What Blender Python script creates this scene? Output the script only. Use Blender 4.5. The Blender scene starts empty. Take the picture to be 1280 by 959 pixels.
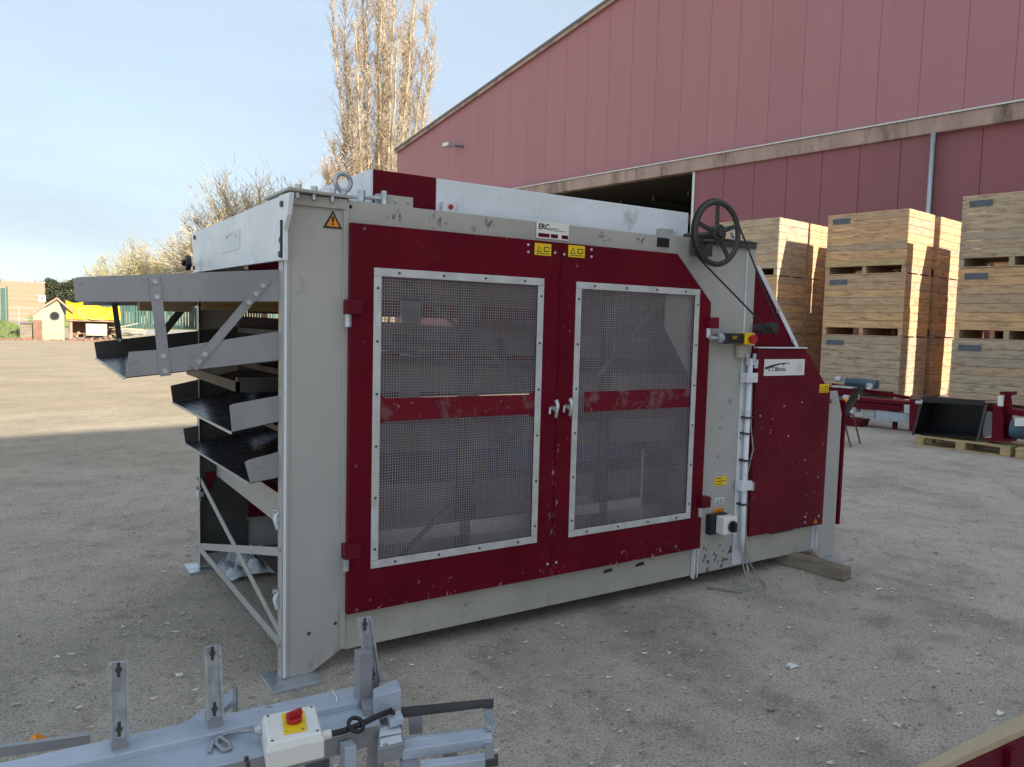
import bpy, math, random
from mathutils import Vector, Matrix
random.seed(7)
R = random.random
def U(a, b): return a + (b - a) * random.random()
scene = bpy.context.scene
COL = scene.collection

# ------------------------------------------------------------------ camera
CAMP = Vector((-0.985, -3.315, 1.6))
yaw, pit, rol = 0.57480573, 0.07712861, 0.02594279
FPX = 975.4
def _rx(t): c, s = math.cos(t), math.sin(t); return Matrix(((1,0,0),(0,c,-s),(0,s,c)))
def _rz(t): c, s = math.cos(t), math.sin(t); return Matrix(((c,-s,0),(s,c,0),(0,0,1)))
RW = _rz(rol) @ _rx(pit) @ Matrix(((1,0,0),(0,0,-1),(0,1,0))) @ _rz(yaw)
cam_d = bpy.data.cameras.new('camera')
cam_d.sensor_width = 36; cam_d.lens = FPX / 1280 * 36
cam_d.clip_start = 0.05; cam_d.clip_end = 6000
cam = bpy.data.objects.new('camera', cam_d); COL.objects.link(cam)
m3 = Matrix((RW[0], -RW[1], -RW[2])).transposed()
cam.matrix_world = Matrix.Translation(CAMP) @ m3.to_4x4()
scene.camera = cam

# barn directions: AU runs along the barn front, AN away from us towards it
TH = -1.43631588
AU = Vector((math.cos(TH), math.sin(TH), 0)); AN = Vector((-math.sin(TH), math.cos(TH), 0))
G0 = Vector((CAMP.x, CAMP.y, 0))

# ------------------------------------------------------------------ light
SUN_EL, SUN_OFF = math.radians(28), math.radians(8)
sd = (AU * math.cos(SUN_OFF) + AN * math.sin(SUN_OFF)) * math.cos(SUN_EL) + Vector((0,0,math.sin(SUN_EL)))
w = bpy.data.worlds.new('World'); scene.world = w; w.use_nodes = True
nt = w.node_tree; nt.nodes.clear()
wo = nt.nodes.new('ShaderNodeOutputWorld'); bg = nt.nodes.new('ShaderNodeBackground')
sky = nt.nodes.new('ShaderNodeTexSky'); sky.sky_type = 'NISHITA'; sky.sun_disc = False
sky.sun_elevation = SUN_EL; sky.sun_rotation = math.atan2(sd.x, sd.y)
sky.air_density = 1.0; sky.dust_density = 0.6; sky.ozone_density = 1.3; sky.altitude = 50
tc = nt.nodes.new('ShaderNodeTexCoord')
mp = nt.nodes.new('ShaderNodeMapping'); mp.inputs['Scale'].default_value = (1, 1, 4.5)
cn = nt.nodes.new('ShaderNodeTexNoise'); cn.inputs['Scale'].default_value = 1.5; cn.inputs['Detail'].default_value = 6; cn.inputs['Roughness'].default_value = 0.5
cr = nt.nodes.new('ShaderNodeMapRange'); cr.inputs[1].default_value = 0.42; cr.inputs[2].default_value = 0.75; cr.inputs[3].default_value = 0.8; cr.inputs[4].default_value = 0.95
mx = nt.nodes.new('ShaderNodeMix'); mx.data_type = 'RGBA'
nt.links.new(tc.outputs['Generated'], mp.inputs[0]); nt.links.new(mp.outputs[0], cn.inputs['Vector'])
nt.links.new(cn.outputs['Fac'], cr.inputs[0]); nt.links.new(cr.outputs[0], mx.inputs[0])
nt.links.new(sky.outputs[0], mx.inputs[6]); mx.inputs[7].default_value = (1.5, 1.75, 1.98, 1)
nt.links.new(mx.outputs[2], bg.inputs[0]); bg.inputs[1].default_value = 0.13
nt.links.new(bg.outputs[0], wo.inputs[0])
sl = bpy.data.lights.new('sun', 'SUN'); sl.energy = 3.2; sl.angle = math.radians(0.6); sl.color = (1, 0.92, 0.8)
so = bpy.data.objects.new('sun', sl); COL.objects.link(so)
so.rotation_euler = sd.to_track_quat('Z', 'Y').to_euler(); so.location = (0, -20, 30)
vs = scene.view_settings; vs.view_transform = 'Standard'; vs.look = 'None'; vs.gamma = 1; vs.exposure = 1.62
scene.render.engine = 'CYCLES'
scene.cycles.max_bounces = 6; scene.cycles.diffuse_bounces = 4

# ------------------------------------------------------------------ helpers
def ray(x, y): return RW.transposed() @ Vector(((x - 640) / FPX, (y - 479.5) / FPX, 1))
def on(x, y, ax, v):
    d = ray(x, y); return CAMP + d * ((v - CAMP[ax]) / d[ax])
def onX(x, y, v): return on(x, y, 0, v)
def onY(x, y, v): return on(x, y, 1, v)
def onZ(x, y, v): return on(x, y, 2, v)
def ab(a, b, z=0.0): return G0 + AU * a + AN * b + Vector((0, 0, z))
def onB(x, y, b):
    d = ray(x, y); return CAMP + d * (b / d.dot(AN))
def atd(x, y, dist):      # ground point under a picture column at a given distance
    d = ray(x, y); h = Vector((d.x, d.y, 0)); k = dist / h.length; return Vector((CAMP.x + d.x * k, CAMP.y + d.y * k, 0))

class MB:
    def __init__(s, inv=None): s.v = []; s.f = []; s.inv = inv
    def add(s, vs, fs):
        n = len(s.v)
        for p in vs:
            p = Vector(p); s.v.append(s.inv @ p if s.inv else p)
        s.f += [tuple(n + i for i in f) for f in fs]; return s
    def hexa(s, p):  # 8 points: bottom 4 then top 4
        return s.add(p, [(3,2,1,0),(4,5,6,7),(0,1,5,4),(1,2,6,5),(2,3,7,6),(3,0,4,7)])
    def box(s, x0, x1, y0, y1, z0, z1):
        return s.hexa([(x0,y0,z0),(x1,y0,z0),(x1,y1,z0),(x0,y1,z0),(x0,y0,z1),(x1,y0,z1),(x1,y1,z1),(x0,y1,z1)])
    def prism(s, pts, off):
        pts = [Vector(p) for p in pts]; off = Vector(off); n = len(pts)
        nn = Vector()
        for i in range(1, n - 1): nn += (pts[i]-pts[0]).cross(pts[i+1]-pts[0])
        if nn.dot(off) > 0: pts = pts[::-1]
        return s.add(pts + [p + off for p in pts], [tuple(range(n)), tuple(range(2*n-1, n-1, -1))] + [(i, i+n, (i+1)%n+n, (i+1)%n) for i in range(n)])
    def bar(s, p, q, w, h, up=(0,0,1)):
        p = Vector(p); q = Vector(q); d = (q-p).normalized(); up = Vector(up)
        sx = d.cross(up)
        if sx.length < 1e-4: sx = d.cross(Vector((1,0,0)))
        sx.normalize(); u2 = sx.cross(d).normalized(); a = sx*(w/2); b = u2*(h/2)
        return s.hexa([p-a-b, p+a-b, q+a-b, q-a-b, p-a+b, p+a+b, q+a+b, q-a+b])
    def tube(s, pts, r, n=8, r2=None, cap=True):
        pts = [Vector(p) for p in pts]; m = len(pts); vs = []; prev = None
        for i, p in enumerate(pts):
            d = (pts[min(i+1, m-1)] - pts[max(i-1, 0)])
            if d.length < 1e-9: d = Vector((0,0,1))
            d.normalize()
            a = d.orthogonal().normalized() if prev is None else (prev - d*prev.dot(d))
            if a.length < 1e-6: a = d.orthogonal()
            a.normalize(); prev = a; b = d.cross(a)
            rr = r if r2 is None else r + (r2-r)*i/(m-1)
            for k in range(n):
                t = 2*math.pi*k/n; vs.append(p + a*(rr*math.cos(t)) + b*(rr*math.sin(t)))
        fs = [(i*n+k, i*n+(k+1)%n, (i+1)*n+(k+1)%n, (i+1)*n+k) for i in range(m-1) for k in range(n)]
        if cap: fs += [tuple(range(n))[::-1], tuple((m-1)*n+k for k in range(n))]
        return s.add(vs, fs)
    def cyl(s, c, ax, r, h, n=16):
        c = Vector(c); ax = Vector(ax).normalized(); return s.tube([c, c+ax*h], r, n)
    def torus(s, c, ax, R0, r, n=28, m=8):
        c = Vector(c); ax = Vector(ax).normalized(); a = ax.orthogonal().normalized(); b = ax.cross(a); vs = []; fs = []
        for i in range(n):
            t = 2*math.pi*i/n; d = a*math.cos(t)+b*math.sin(t)
            for k in range(m):
                q = 2*math.pi*k/m; vs.append(c + d*(R0+r*math.cos(q)) + ax*(r*math.sin(q)))
        for i in range(n):
            for k in range(m): fs.append((i*m+k, ((i+1)%n)*m+k, ((i+1)%n)*m+(k+1)%m, i*m+(k+1)%m))
        return s.add(vs, fs)
    def build(s, name, mt, parent=None, bev=0, smooth=False, label=None):
        me = bpy.data.meshes.new(name); me.from_pydata(s.v, [], s.f); me.update()
        if mt: me.materials.append(mt)
        o = bpy.data.objects.new(name, me); COL.objects.link(o)
        if parent: o.parent = parent
        if smooth:
            for p in me.polygons: p.use_smooth = True
        if bev:
            b = o.modifiers.new('bevel', 'BEVEL'); b.width = bev; b.segments = 2; b.limit_method = 'ANGLE'; b.angle_limit = 0.6
        if label: o['label'] = label
        return o
def tag(o, label=None, cat=None, group=None, kind=None):
    if label: o['label'] = label
    if cat: o['category'] = cat
    if group: o['group'] = group
    if kind: o['kind'] = kind
    return o
def empty(name, loc=(0,0,0), rz=0.0, label=None, cat=None, group=None):
    o = bpy.data.objects.new(name, None); COL.objects.link(o); o.empty_display_size = 0.1
    o.location = loc; o.rotation_euler = (0, 0, rz); return tag(o, label, cat, group)
def inv(o):  # world -> local of a root placed by location and z rotation
    return (Matrix.Translation(o.location) @ Matrix.Rotation(o.rotation_euler.z, 4, 'Z')).inverted()
def copy_tree(o, parent=None, kids=None):
    c = o.copy(); COL.objects.link(c); c.parent = parent
    for ch in kids[o]: copy_tree(ch, c, kids)
    return c
def kidmap():
    d = {o: [] for o in bpy.data.objects}
    for o in bpy.data.objects:
        if o.parent: d[o.parent].append(o)
    return d

# ------------------------------------------------------------------ materials
def nodes_mat(name):
    m = bpy.data.materials.new(name); m.use_nodes = True; n = m.node_tree
    return m, n, n.nodes['Principled BSDF']
def nz(n, scale, detail=4, vec=None, rough=0.55, sc=None):
    t = n.nodes.new('ShaderNodeTexNoise'); t.inputs['Scale'].default_value = scale; t.inputs['Detail'].default_value = detail; t.inputs['Roughness'].default_value = rough
    if vec is None:
        c = n.nodes.new('ShaderNodeTexCoord'); vec = c.outputs['Object']
    if sc:
        mpn = n.nodes.new('ShaderNodeMapping'); mpn.inputs['Scale'].default_value = sc; n.links.new(vec, mpn.inputs[0]); vec = mpn.outputs[0]
    n.links.new(vec, t.inputs['Vector']); return t.outputs['Fac']
def rmp(n, x, a, b, c=0.0, d=1.0):
    r = n.nodes.new('ShaderNodeMapRange'); r.inputs[1].default_value = a; r.inputs[2].default_value = b; r.inputs[3].default_value = c; r.inputs[4].default_value = d
    n.links.new(x, r.inputs[0]); return r.outputs[0]
def mixc(n, fac, a, b):
    m = n.nodes.new('ShaderNodeMix'); m.data_type = 'RGBA'
    if isinstance(fac, float): m.inputs[0].default_value = fac
    else: n.links.new(fac, m.inputs[0])
    for i, c in ((6, a), (7, b)):
        if isinstance(c, tuple): m.inputs[i].default_value = (*c, 1)
        else: n.links.new(c, m.inputs[i])
    return m.outputs[2]
def mth(n, op, a, b):
    m = n.nodes.new('ShaderNodeMath'); m.operation = op
    for i, c in ((0, a), (1, b)):
        if isinstance(c, (int, float)): m.inputs[i].default_value = c
        else: n.links.new(c, m.inputs[i])
    return m.outputs[0]
def bump(n, b, h, strength=0.3, dist=0.01):
    x = n.nodes.new('ShaderNodeBump'); x.inputs['Strength'].default_value = strength; x.inputs['Distance'].default_value = dist
    n.links.new(h, x.inputs['Height']); n.links.new(x.outputs[0], b.inputs['Normal'])
def mat(name, col, rough=0.6, metal=0.0, var=0.15, vs_=3.0, dirt=None, dirt_t=(0.6, 0.75), dirt_s=6.0, bmp=0.0, bs=60.0, sc=None, spec=0.5, low=False):
    m, n, b = nodes_mat(name)
    f = nz(n, vs_, 5, sc=sc)
    c = mixc(n, rmp(n, f, 0.3, 0.7), tuple(x*(1-var) for x in col), tuple(min(1, x*(1+var)) for x in col))
    if dirt:
        c = mixc(n, rmp(n, nz(n, dirt_s, 8, rough=0.7, sc=sc), dirt_t[0], dirt_t[1]), c, dirt)
    n.links.new(c, b.inputs['Base Color'])
    n.links.new(rmp(n, nz(n, vs_*4, 4), 0.3, 0.7, max(0, rough-0.08), min(1, rough+0.1)), b.inputs['Roughness'])
    b.inputs['Metallic'].default_value = metal
    b.inputs['Specular IOR Level'].default_value = spec
    if bmp: bump(n, b, nz(n, bs, 5), bmp, 0.004)
    if low:
        tcn = n.nodes.new('ShaderNodeTexCoord'); sp = n.nodes.new('ShaderNodeSeparateXYZ'); n.links.new(tcn.outputs['Object'], sp.inputs[0])
        k = mth(n, 'MULTIPLY', rmp(n, sp.outputs[2], 0.05, 0.5, 0.09, 0.0), 1.0)
        f3 = rmp(n, mth(n, 'ADD', nz(n, 13, 9, rough=0.75, sc=(1, 1, 0.5)), k), 0.62, 0.74, 0, 0.5)
        c2 = mixc(n, f3, c, (0.2, 0.18, 0.15)); n.links.new(c2, b.inputs['Base Color'])
    return m
M = {}
M['grey'] = mat('grey_machine_paint', (0.44, 0.428, 0.4), 0.42, var=0.07, vs_=2, dirt=(0.2, 0.19, 0.16), dirt_t=(0.62, 0.8), dirt_s=5, bmp=0.05, bs=9, low=True)
M['grey_dirty'] = mat('stained_grey_paint', (0.43, 0.415, 0.37), 0.45, var=0.1, vs_=3, dirt=(0.08, 0.07, 0.06), dirt_t=(0.6, 0.74), dirt_s=9, bmp=0.06, bs=12, low=True)
M['steel_grey'] = mat('dull_grey_sheet', (0.31, 0.31, 0.325), 0.4, metal=0.25, var=0.12, vs_=5, dirt=(0.08, 0.08, 0.08), dirt_t=(0.6, 0.85), dirt_s=12, bmp=0.05)
M['blue_grey'] = mat('blue_grey_frame_paint', (0.43, 0.48, 0.55), 0.35, metal=0.1, var=0.12, vs_=8, dirt=(0.1, 0.1, 0.1), dirt_t=(0.63, 0.75), dirt_s=16, bmp=0.08, bs=40)
M['cablegrey'] = mat('grey_cable_sheath', (0.3, 0.3, 0.28), 0.6, var=0.2)
M['galv'] = mat('galvanised_steel', (0.5, 0.53, 0.56), 0.38, metal=0.6, var=0.25, vs_=30, dirt=(0.16, 0.15, 0.14), dirt_t=(0.6, 0.7), dirt_s=30)
M['alu'] = mat('bright_aluminium_strip', (0.62, 0.63, 0.62), 0.45, metal=0.35, var=0.15, vs_=14, dirt=(0.2, 0.19, 0.18), dirt_t=(0.66, 0.74), dirt_s=14)
M['cover'] = mat('pale_blue_white_cover', (0.74, 0.775, 0.81), 0.42, var=0.08, vs_=2.5, dirt=(0.33, 0.35, 0.35), dirt_t=(0.55, 0.8), dirt_s=7, bmp=0.05, bs=8)
M['black'] = mat('black_plastic', (0.016, 0.017, 0.02), 0.4, var=0.2)
M['dark'] = mat('dark_dusty_steel', (0.06, 0.058, 0.056), 0.55, var=0.3, vs_=6)
M['belt'] = mat('glossy_dark_chute_sheet', (0.018, 0.022, 0.035), 0.25, var=0.3, vs_=5, dirt=(0.13, 0.13, 0.13), dirt_t=(0.58, 0.85), dirt_s=7)
M['deck'] = mat('dusty_sieve_boards', (0.17, 0.14, 0.138), 0.7, var=0.2, vs_=3, sc=(0.6, 1, 2), dirt=(0.1, 0.085, 0.085), dirt_t=(0.5, 0.75), dirt_s=5)
M['wire'] = mat('mesh_wire', (0.34, 0.3, 0.31), 0.5, metal=0.2, var=0.2)
M['white'] = mat('white_plastic', (0.8, 0.79, 0.74), 0.4, var=0.05)
M['yellow'] = mat('yellow_sticker', (0.85, 0.58, 0.01), 0.4, var=0.04)
M['orange'] = mat('orange_sticker', (0.8, 0.28, 0.01), 0.4, var=0.05)
M['red'] = mat('red_plastic', (0.42, 0.015, 0.02), 0.35, var=0.1)
M['ink'] = mat('black_print', (0.02, 0.02, 0.02), 0.5, var=0)
M['blue'] = mat('blue_plastic', (0.03, 0.09, 0.3), 0.45, var=0.2)
M['bluepaint'] = mat('blue_motor_paint', (0.05, 0.1, 0.13), 0.45, var=0.2)
M['silver'] = mat('silver_sticker', (0.62, 0.66, 0.69), 0.35, var=0.06)
M['tarp'] = mat('yellow_tarpaulin', (0.75, 0.5, 0.01), 0.5, var=0.1)
M['rubber'] = mat('black_rubber', (0.02, 0.02, 0.02), 0.6, var=0.2)
M['iron'] = mat('cast_iron_wheel', (0.045, 0.044, 0.043), 0.5, metal=0.2, var=0.25, bmp=0.1, bs=50)
M['hill_tree'] = mat('far_tree_bark', (0.11, 0.095, 0.085), 0.9, var=0.3)
M['hedge'] = mat('dark_hedge_leaf', (0.04, 0.05, 0.022), 0.8, var=0.4)
M['bark_pop'] = mat('poplar_bark', (0.5, 0.39, 0.22), 0.85, var=0.25, vs_=1.2, dirt=(0.13, 0.11, 0.09), dirt_t=(0.5, 0.7), dirt_s=2)
M['twig_pop'] = mat('poplar_twigs', (0.44, 0.35, 0.25), 0.85, var=0.3, vs_=0.6)
M['bark'] = mat('grey_bark', (0.2, 0.17, 0.13), 0.9, var=0.3)
M['bud'] = mat('pale_spring_buds', (0.5, 0.48, 0.2), 0.8, var=0.3, vs_=0.5)
M['bud_pink'] = mat('pinkish_buds', (0.5, 0.39, 0.29), 0.8, var=0.3, vs_=0.5)
M['mistle'] = mat('mistletoe_green', (0.2, 0.2, 0.05), 0.8, var=0.25)
M['leaf_dry'] = mat('dry_leaf', (0.68, 0.62, 0.54), 0.85, var=0.35, vs_=2.5)
M['stone'] = mat('loose_stone', (0.32, 0.28, 0.25), 0.9, var=0.4, vs_=1.7)
M['fence'] = mat('green_fence_paint', (0.05, 0.12, 0.1), 0.6, var=0.15)
M['hutw'] = mat('hut_planks', (0.42, 0.38, 0.26), 0.8, var=0.2, vs_=4)
M['hutr'] = mat('hut_roof', (0.36, 0.25, 0.17), 0.8, var=0.2)
M['rust'] = mat('reddish_wood', (0.24, 0.13, 0.09), 0.8, var=0.2)
M['cream'] = mat('cream_panel', (0.6, 0.55, 0.35), 0.7, var=0.1)
M['roofm'] = mat('grey_roof_metal', (0.2, 0.18, 0.18), 0.6, var=0.1)
M['trim'] = mat('brown_grey_trim', (0.4, 0.29, 0.25), 0.6, var=0.15, vs_=2, dirt=(0.12, 0.09, 0.075), dirt_t=(0.5, 0.7), dirt_s=1.5, sc=(1, 1, .3))
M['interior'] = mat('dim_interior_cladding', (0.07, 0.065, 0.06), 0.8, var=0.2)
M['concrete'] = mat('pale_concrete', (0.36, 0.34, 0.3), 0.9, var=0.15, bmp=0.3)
M['plate'] = mat('dark_slate_plate', (0.1, 0.115, 0.14), 0.6, var=0.2, vs_=6)
M['glass'] = mat('dark_window_glass', (0.02, 0.025, 0.03), 0.1, var=0.1)
M['carpaint'] = mat('dark_blue_car_paint', (0.02, 0.03, 0.07), 0.2, var=0.05)
M['film'] = mat('bluish_plastic_film', (0.72, 0.77, 0.82), 0.25, var=0.2, vs_=20)
M['shade_shed'] = mat('pale_shed_cladding', (0.66, 0.64, 0.6), 0.6, var=0.08)

def maroon(name, col, chips=True, rough=0.36, worn=0.0):
    m, n, b = nodes_mat(name)
    c = mixc(n, rmp(n, nz(n, 2.2, 5), 0.3, 0.7), tuple(x*0.8 for x in col), tuple(x*1.2 for x in col))
    c = mixc(n, rmp(n, nz(n, 7, 8, rough=0.7), 0.56, 0.8, 0, 0.12), c, (0.2, 0.1, 0.1))
    if chips:
        g = nz(n, 2.3, 3); f = nz(n, 38, 6, rough=0.65)
        s = mth(n, 'MULTIPLY', rmp(n, f, 0.655, 0.675), rmp(n, g, 0.5, 0.6))
        c = mixc(n, s, c, (0.42, 0.33, 0.29))
    if worn: c = mixc(n, rmp(n, nz(n, 9, 8, rough=0.7), worn, worn+0.12, 0, 0.7), c, (0.2, 0.15, 0.14))
    n.links.new(c, b.inputs['Base Color'])
    n.links.new(rmp(n, nz(n, 9, 5), 0.3, 0.75, rough-0.06, rough+0.22), b.inputs['Roughness'])
    b.inputs['Specular IOR Level'].default_value = 0.13
    bump(n, b, nz(n, 4, 3), 0.08, 0.01)
    return m
M['maroon'] = maroon('maroon_paint', (0.125, 0.0035, 0.0135))
M['maroon_worn'] = maroon('maroon_paint_heavily_worn', (0.15, 0.01, 0.022), worn=0.52)
M['maroon_old'] = maroon('maroon_paint_scuffed', (0.13, 0.009, 0.02))

def chipped_door():
    # paint worn off along the meeting edges and the bottom edges of the doors
    m, n, b = nodes_mat('maroon_door_paint_with_chips')
    tcn = n.nodes.new('ShaderNodeTexCoord'); sp = n.nodes.new('ShaderNodeSeparateXYZ'); n.links.new(tcn.outputs['Object'], sp.inputs[0])
    col = (0.125, 0.0035, 0.0135)
    c = mixc(n, rmp(n, nz(n, 2.2, 5), 0.3, 0.7), tuple(x*0.8 for x in col), tuple(x*1.2 for x in col))
    c = mixc(n, rmp(n, nz(n, 7, 8, rough=0.7), 0.56, 0.85, 0, 0.1), c, (0.2, 0.1, 0.1))
    dx = mth(n, 'ABSOLUTE', mth(n, 'SUBTRACT', sp.outputs[0], 1.417), 0)
    seam = mth(n, 'MULTIPLY', rmp(n, dx, 0.0, 0.06, 1, 0), rmp(n, sp.outputs[2], 1.25, 1.05))
    low = rmp(n, sp.outputs[2], 0.27, 0.36, 1, 0)
    msk = mth(n, 'MAXIMUM', mth(n, 'MULTIPLY', seam, 0.12), mth(n, 'MULTIPLY', low, 0.085))
    f = mth(n, 'ADD', nz(n, 34, 7, rough=0.68, sc=(1, 1, 0.55)), msk)
    f2 = mth(n, 'MULTIPLY', rmp(n, f, 0.68, 0.7), 0.85)
    c = mixc(n, f2, c, (0.42, 0.3, 0.27))
    n.links.new(c, b.inputs['Base Color'])
    n.links.new(rmp(n, nz(n, 9, 5), 0.3, 0.75, 0.3, 0.55), b.inputs['Roughness'])
    b.inputs['Specular IOR Level'].default_value = 0.13
    bump(n, b, nz(n, 3, 3), 0.08, 0.01)
    return m
M['door'] = chipped_door()

def cladding(name, col):
    m, n, b = nodes_mat(name)
    oi = n.nodes.new('ShaderNodeObjectInfo')
    c = mixc(n, oi.outputs['Random'], tuple(x*0.975 for x in col), tuple(x*1.025 for x in col))
    st = nz(n, 1.2, 5, sc=(3, 3, 0.12))
    c = mixc(n, rmp(n, st, 0.45, 0.8, 0, 0.2), c, tuple(min(1, x*1.15 + 0.03) for x in col))
    n.links.new(c, b.inputs['Base Color']); b.inputs['Roughness'].default_value = 0.5
    # fine rolled ribs
    tcn = n.nodes.new('ShaderNodeTexCoord'); sp = n.nodes.new('ShaderNodeSeparateXYZ'); n.links.new(tcn.outputs['Object'], sp.inputs[0])
    wv = mth(n, 'SINE', mth(n, 'MULTIPLY', sp.outputs[0], 60.0), 0)
    bump(n, b, wv, 0.25, 0.004)
    return m
M['clad'] = cladding('pinkish_maroon_cladding', (0.39, 0.172, 0.188))  # paler and pinker maroon than the doors
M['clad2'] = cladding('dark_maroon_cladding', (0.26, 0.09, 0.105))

def wood(name, base, darkc, rnd=True, sc=(1.2, 1.2, 22)):
    m, n, b = nodes_mat(name)
    oi = n.nodes.new('ShaderNodeObjectInfo')
    tcn = n.nodes.new('ShaderNodeTexCoord')
    va = n.nodes.new('ShaderNodeVectorMath'); va.operation = 'ADD'
    n.links.new(tcn.outputs['Object'], va.inputs[0])
    cb = n.nodes.new('ShaderNodeCombineXYZ')
    for i in range(3): n.links.new(mth(n, 'MULTIPLY', oi.outputs['Random'], 37.0 + i*11), cb.inputs[i])
    n.links.new(cb.outputs[0], va.inputs[1]); v = va.outputs[0]
    c = mixc(n, rmp(n, nz(n, 1.6, 6, vec=v, sc=sc), 0.3, 0.7), tuple(x*0.8 for x in base), tuple(min(.9, x*1.12) for x in base))
    rn2 = mth(n, 'FRACT', mth(n, 'MULTIPLY', oi.outputs['Random'], 17.3), 0)
    c = mixc(n, rmp(n, oi.outputs['Random'], 0.35, 1.0, 0.0, 0.75), c, (0.42, 0.33, 0.25))
    c = mixc(n, rmp(n, rn2, 0.7, 1.0, 0.0, 0.5), c, (0.6, 0.36, 0.2))
    c = mixc(n, rmp(n, nz(n, 4.5, 9, vec=v, rough=0.72, sc=(.7, .7, 3.5)), 0.48, 0.66, 0, 0.85), c, darkc)
    n.links.new(c, b.inputs['Base Color']); b.inputs['Roughness'].default_value = 0.85
    bump(n, b, nz(n, 3, 6, vec=v, sc=sc), 0.4, 0.006)
    return m
M['wood'] = wood('weathered_crate_wood', (0.7, 0.43, 0.22), (0.24, 0.165, 0.115))
M['wood_grey'] = wood('greyed_crate_wood', (0.55, 0.42, 0.28), (0.2, 0.155, 0.12))
M['wood_warm'] = wood('warm_crate_wood', (0.72, 0.45, 0.23), (0.27, 0.17, 0.1))
M['woodnew'] = wood('fresh_pine', (0.56, 0.42, 0.2), (0.3, 0.2, 0.1))
M['timber'] = wood('old_timber', (0.28, 0.23, 0.17), (0.09, 0.075, 0.06))
M['osb'] = wood('chipboard_edge', (0.55, 0.42, 0.2), (0.35, 0.2, 0.1), sc=(20, 20, 20))

def ground_mat():
    m, n, b = nodes_mat('worn_asphalt_yard')
    tcn = n.nodes.new('ShaderNodeTexCoord'); v = tcn.outputs['Object']
    c = mixc(n, rmp(n, nz(n, 0.35, 6, vec=v), 0.35, 0.65), (0.5, 0.43, 0.355), (0.67, 0.585, 0.49))
    c = mixc(n, rmp(n, nz(n, 1.7, 8, vec=v, rough=0.65), 0.42, 0.62, 0, 0.75), c, (0.72, 0.62, 0.51))
    c = mixc(n, rmp(n, nz(n, 0.8, 6, vec=v, sc=(1, 1.7, 1)), 0.56, 0.66, 0, 0.5), c, (0.36, 0.355, 0.27))
    c = mixc(n, rmp(n, nz(n, 0.55, 7, vec=v, rough=0.7, sc=(1.4, 1, 1)), 0.54, 0.64, 0, 0.5), c, (0.29, 0.245, 0.215))
    c = mixc(n, rmp(n, nz(n, 3.1, 9, vec=v, rough=0.75), 0.52, 0.64, 0, 0.55), c, (0.3, 0.25, 0.215))
    # faint wheel tracks running across the yard
    sp = n.nodes.new('ShaderNodeSeparateXYZ'); n.links.new(v, sp.inputs[0])
    wob = mth(n, 'MULTIPLY', nz(n, 0.25, 3, vec=v), 3.0)
    trk = mth(n, 'SINE', mth(n, 'MULTIPLY', mth(n, 'ADD', mth(n, 'ADD', sp.outputs[0], mth(n, 'MULTIPLY', sp.outputs[1], 0.45)), wob), 3.2), 0)
    c = mixc(n, mth(n, 'MULTIPLY', rmp(n, trk, 0.75, 1.0), rmp(n, nz(n, 5, 5, vec=v), 0.35, 0.65, 0, 0.3)), c, (0.3, 0.26, 0.225))
    # sandier, trodden earth on the far open part of the yard
    far = rmp(n, mth(n, 'ADD', sp.outputs[1], mth(n, 'MULTIPLY', nz(n, 0.5, 5, vec=v), 5.0)), 3.0, 14.0)
    sand = mixc(n, rmp(n, nz(n, 0.7, 9, vec=v, rough=0.7, sc=(0.8, 1.25, 1)), 0.35, 0.65), (0.29, 0.225, 0.135), (0.44, 0.35, 0.215))
    c = mixc(n, mth(n, 'MULTIPLY', far, 0.85), c, sand)
    c = mixc(n, rmp(n, nz(n, 90, 4, vec=v), 0.48, 0.68, 0, 0.7), c, (0.14, 0.12, 0.1))
    c = mixc(n, rmp(n, nz(n, 55, 5, vec=v, rough=0.7), 0.54, 0.68, 0, 0.7), c, (0.74, 0.68, 0.6))
    c = mixc(n, rmp(n, nz(n, 22, 7, vec=v, rough=0.72), 0.57, 0.66, 0, 0.65), c, (0.66, 0.6, 0.54))
    c = mixc(n, rmp(n, nz(n, 11, 7, vec=v, rough=0.78), 0.57, 0.64, 0, 0.65), c, (0.2, 0.17, 0.145))
    c = mixc(n, rmp(n, nz(n, 5, 8, vec=v, rough=0.8), 0.6, 0.66, 0, 0.6), c, (0.16, 0.14, 0.12))
    n.links.new(c, b.inputs['Base Color']); b.inputs['Roughness'].default_value = 0.92
    b.inputs['Specular IOR Level'].default_value = 0.15
    h = mth(n, 'ADD', mth(n, 'MULTIPLY', nz(n, 34, 8, vec=v, rough=0.75), 0.5), nz(n, 4, 7, vec=v, rough=0.6))
    bump(n, b, h, 1.0, 0.035)
    return m
M['ground'] = ground_mat()
def field_mat():
    m, n, b = nodes_mat('straw_field')
    c = mixc(n, rmp(n, nz(n, 0.02, 6, sc=(1, 3, 1)), 0.35, 0.65), (0.44, 0.27, 0.12), (0.5, 0.37, 0.21))
    c = mixc(n, rmp(n, nz(n, 0.15, 6), 0.4, 0.7, 0, 0.5), c, (0.46, 0.4, 0.28))
    n.links.new(c, b.inputs['Base Color']); b.inputs['Roughness'].default_value = 0.95
    return m
M['field'] = field_mat()
M['grass'] = mat('rough_spring_grass', (0.15, 0.19, 0.055), 0.9, var=0.35, vs_=1.2, dirt=(0.2, 0.2, 0.1), dirt_t=(0.45, 0.7), dirt_s=2)
M['blade'] = mat('grass_blades', (0.17, 0.22, 0.07), 0.9, var=0.35, vs_=1.5)

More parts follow.
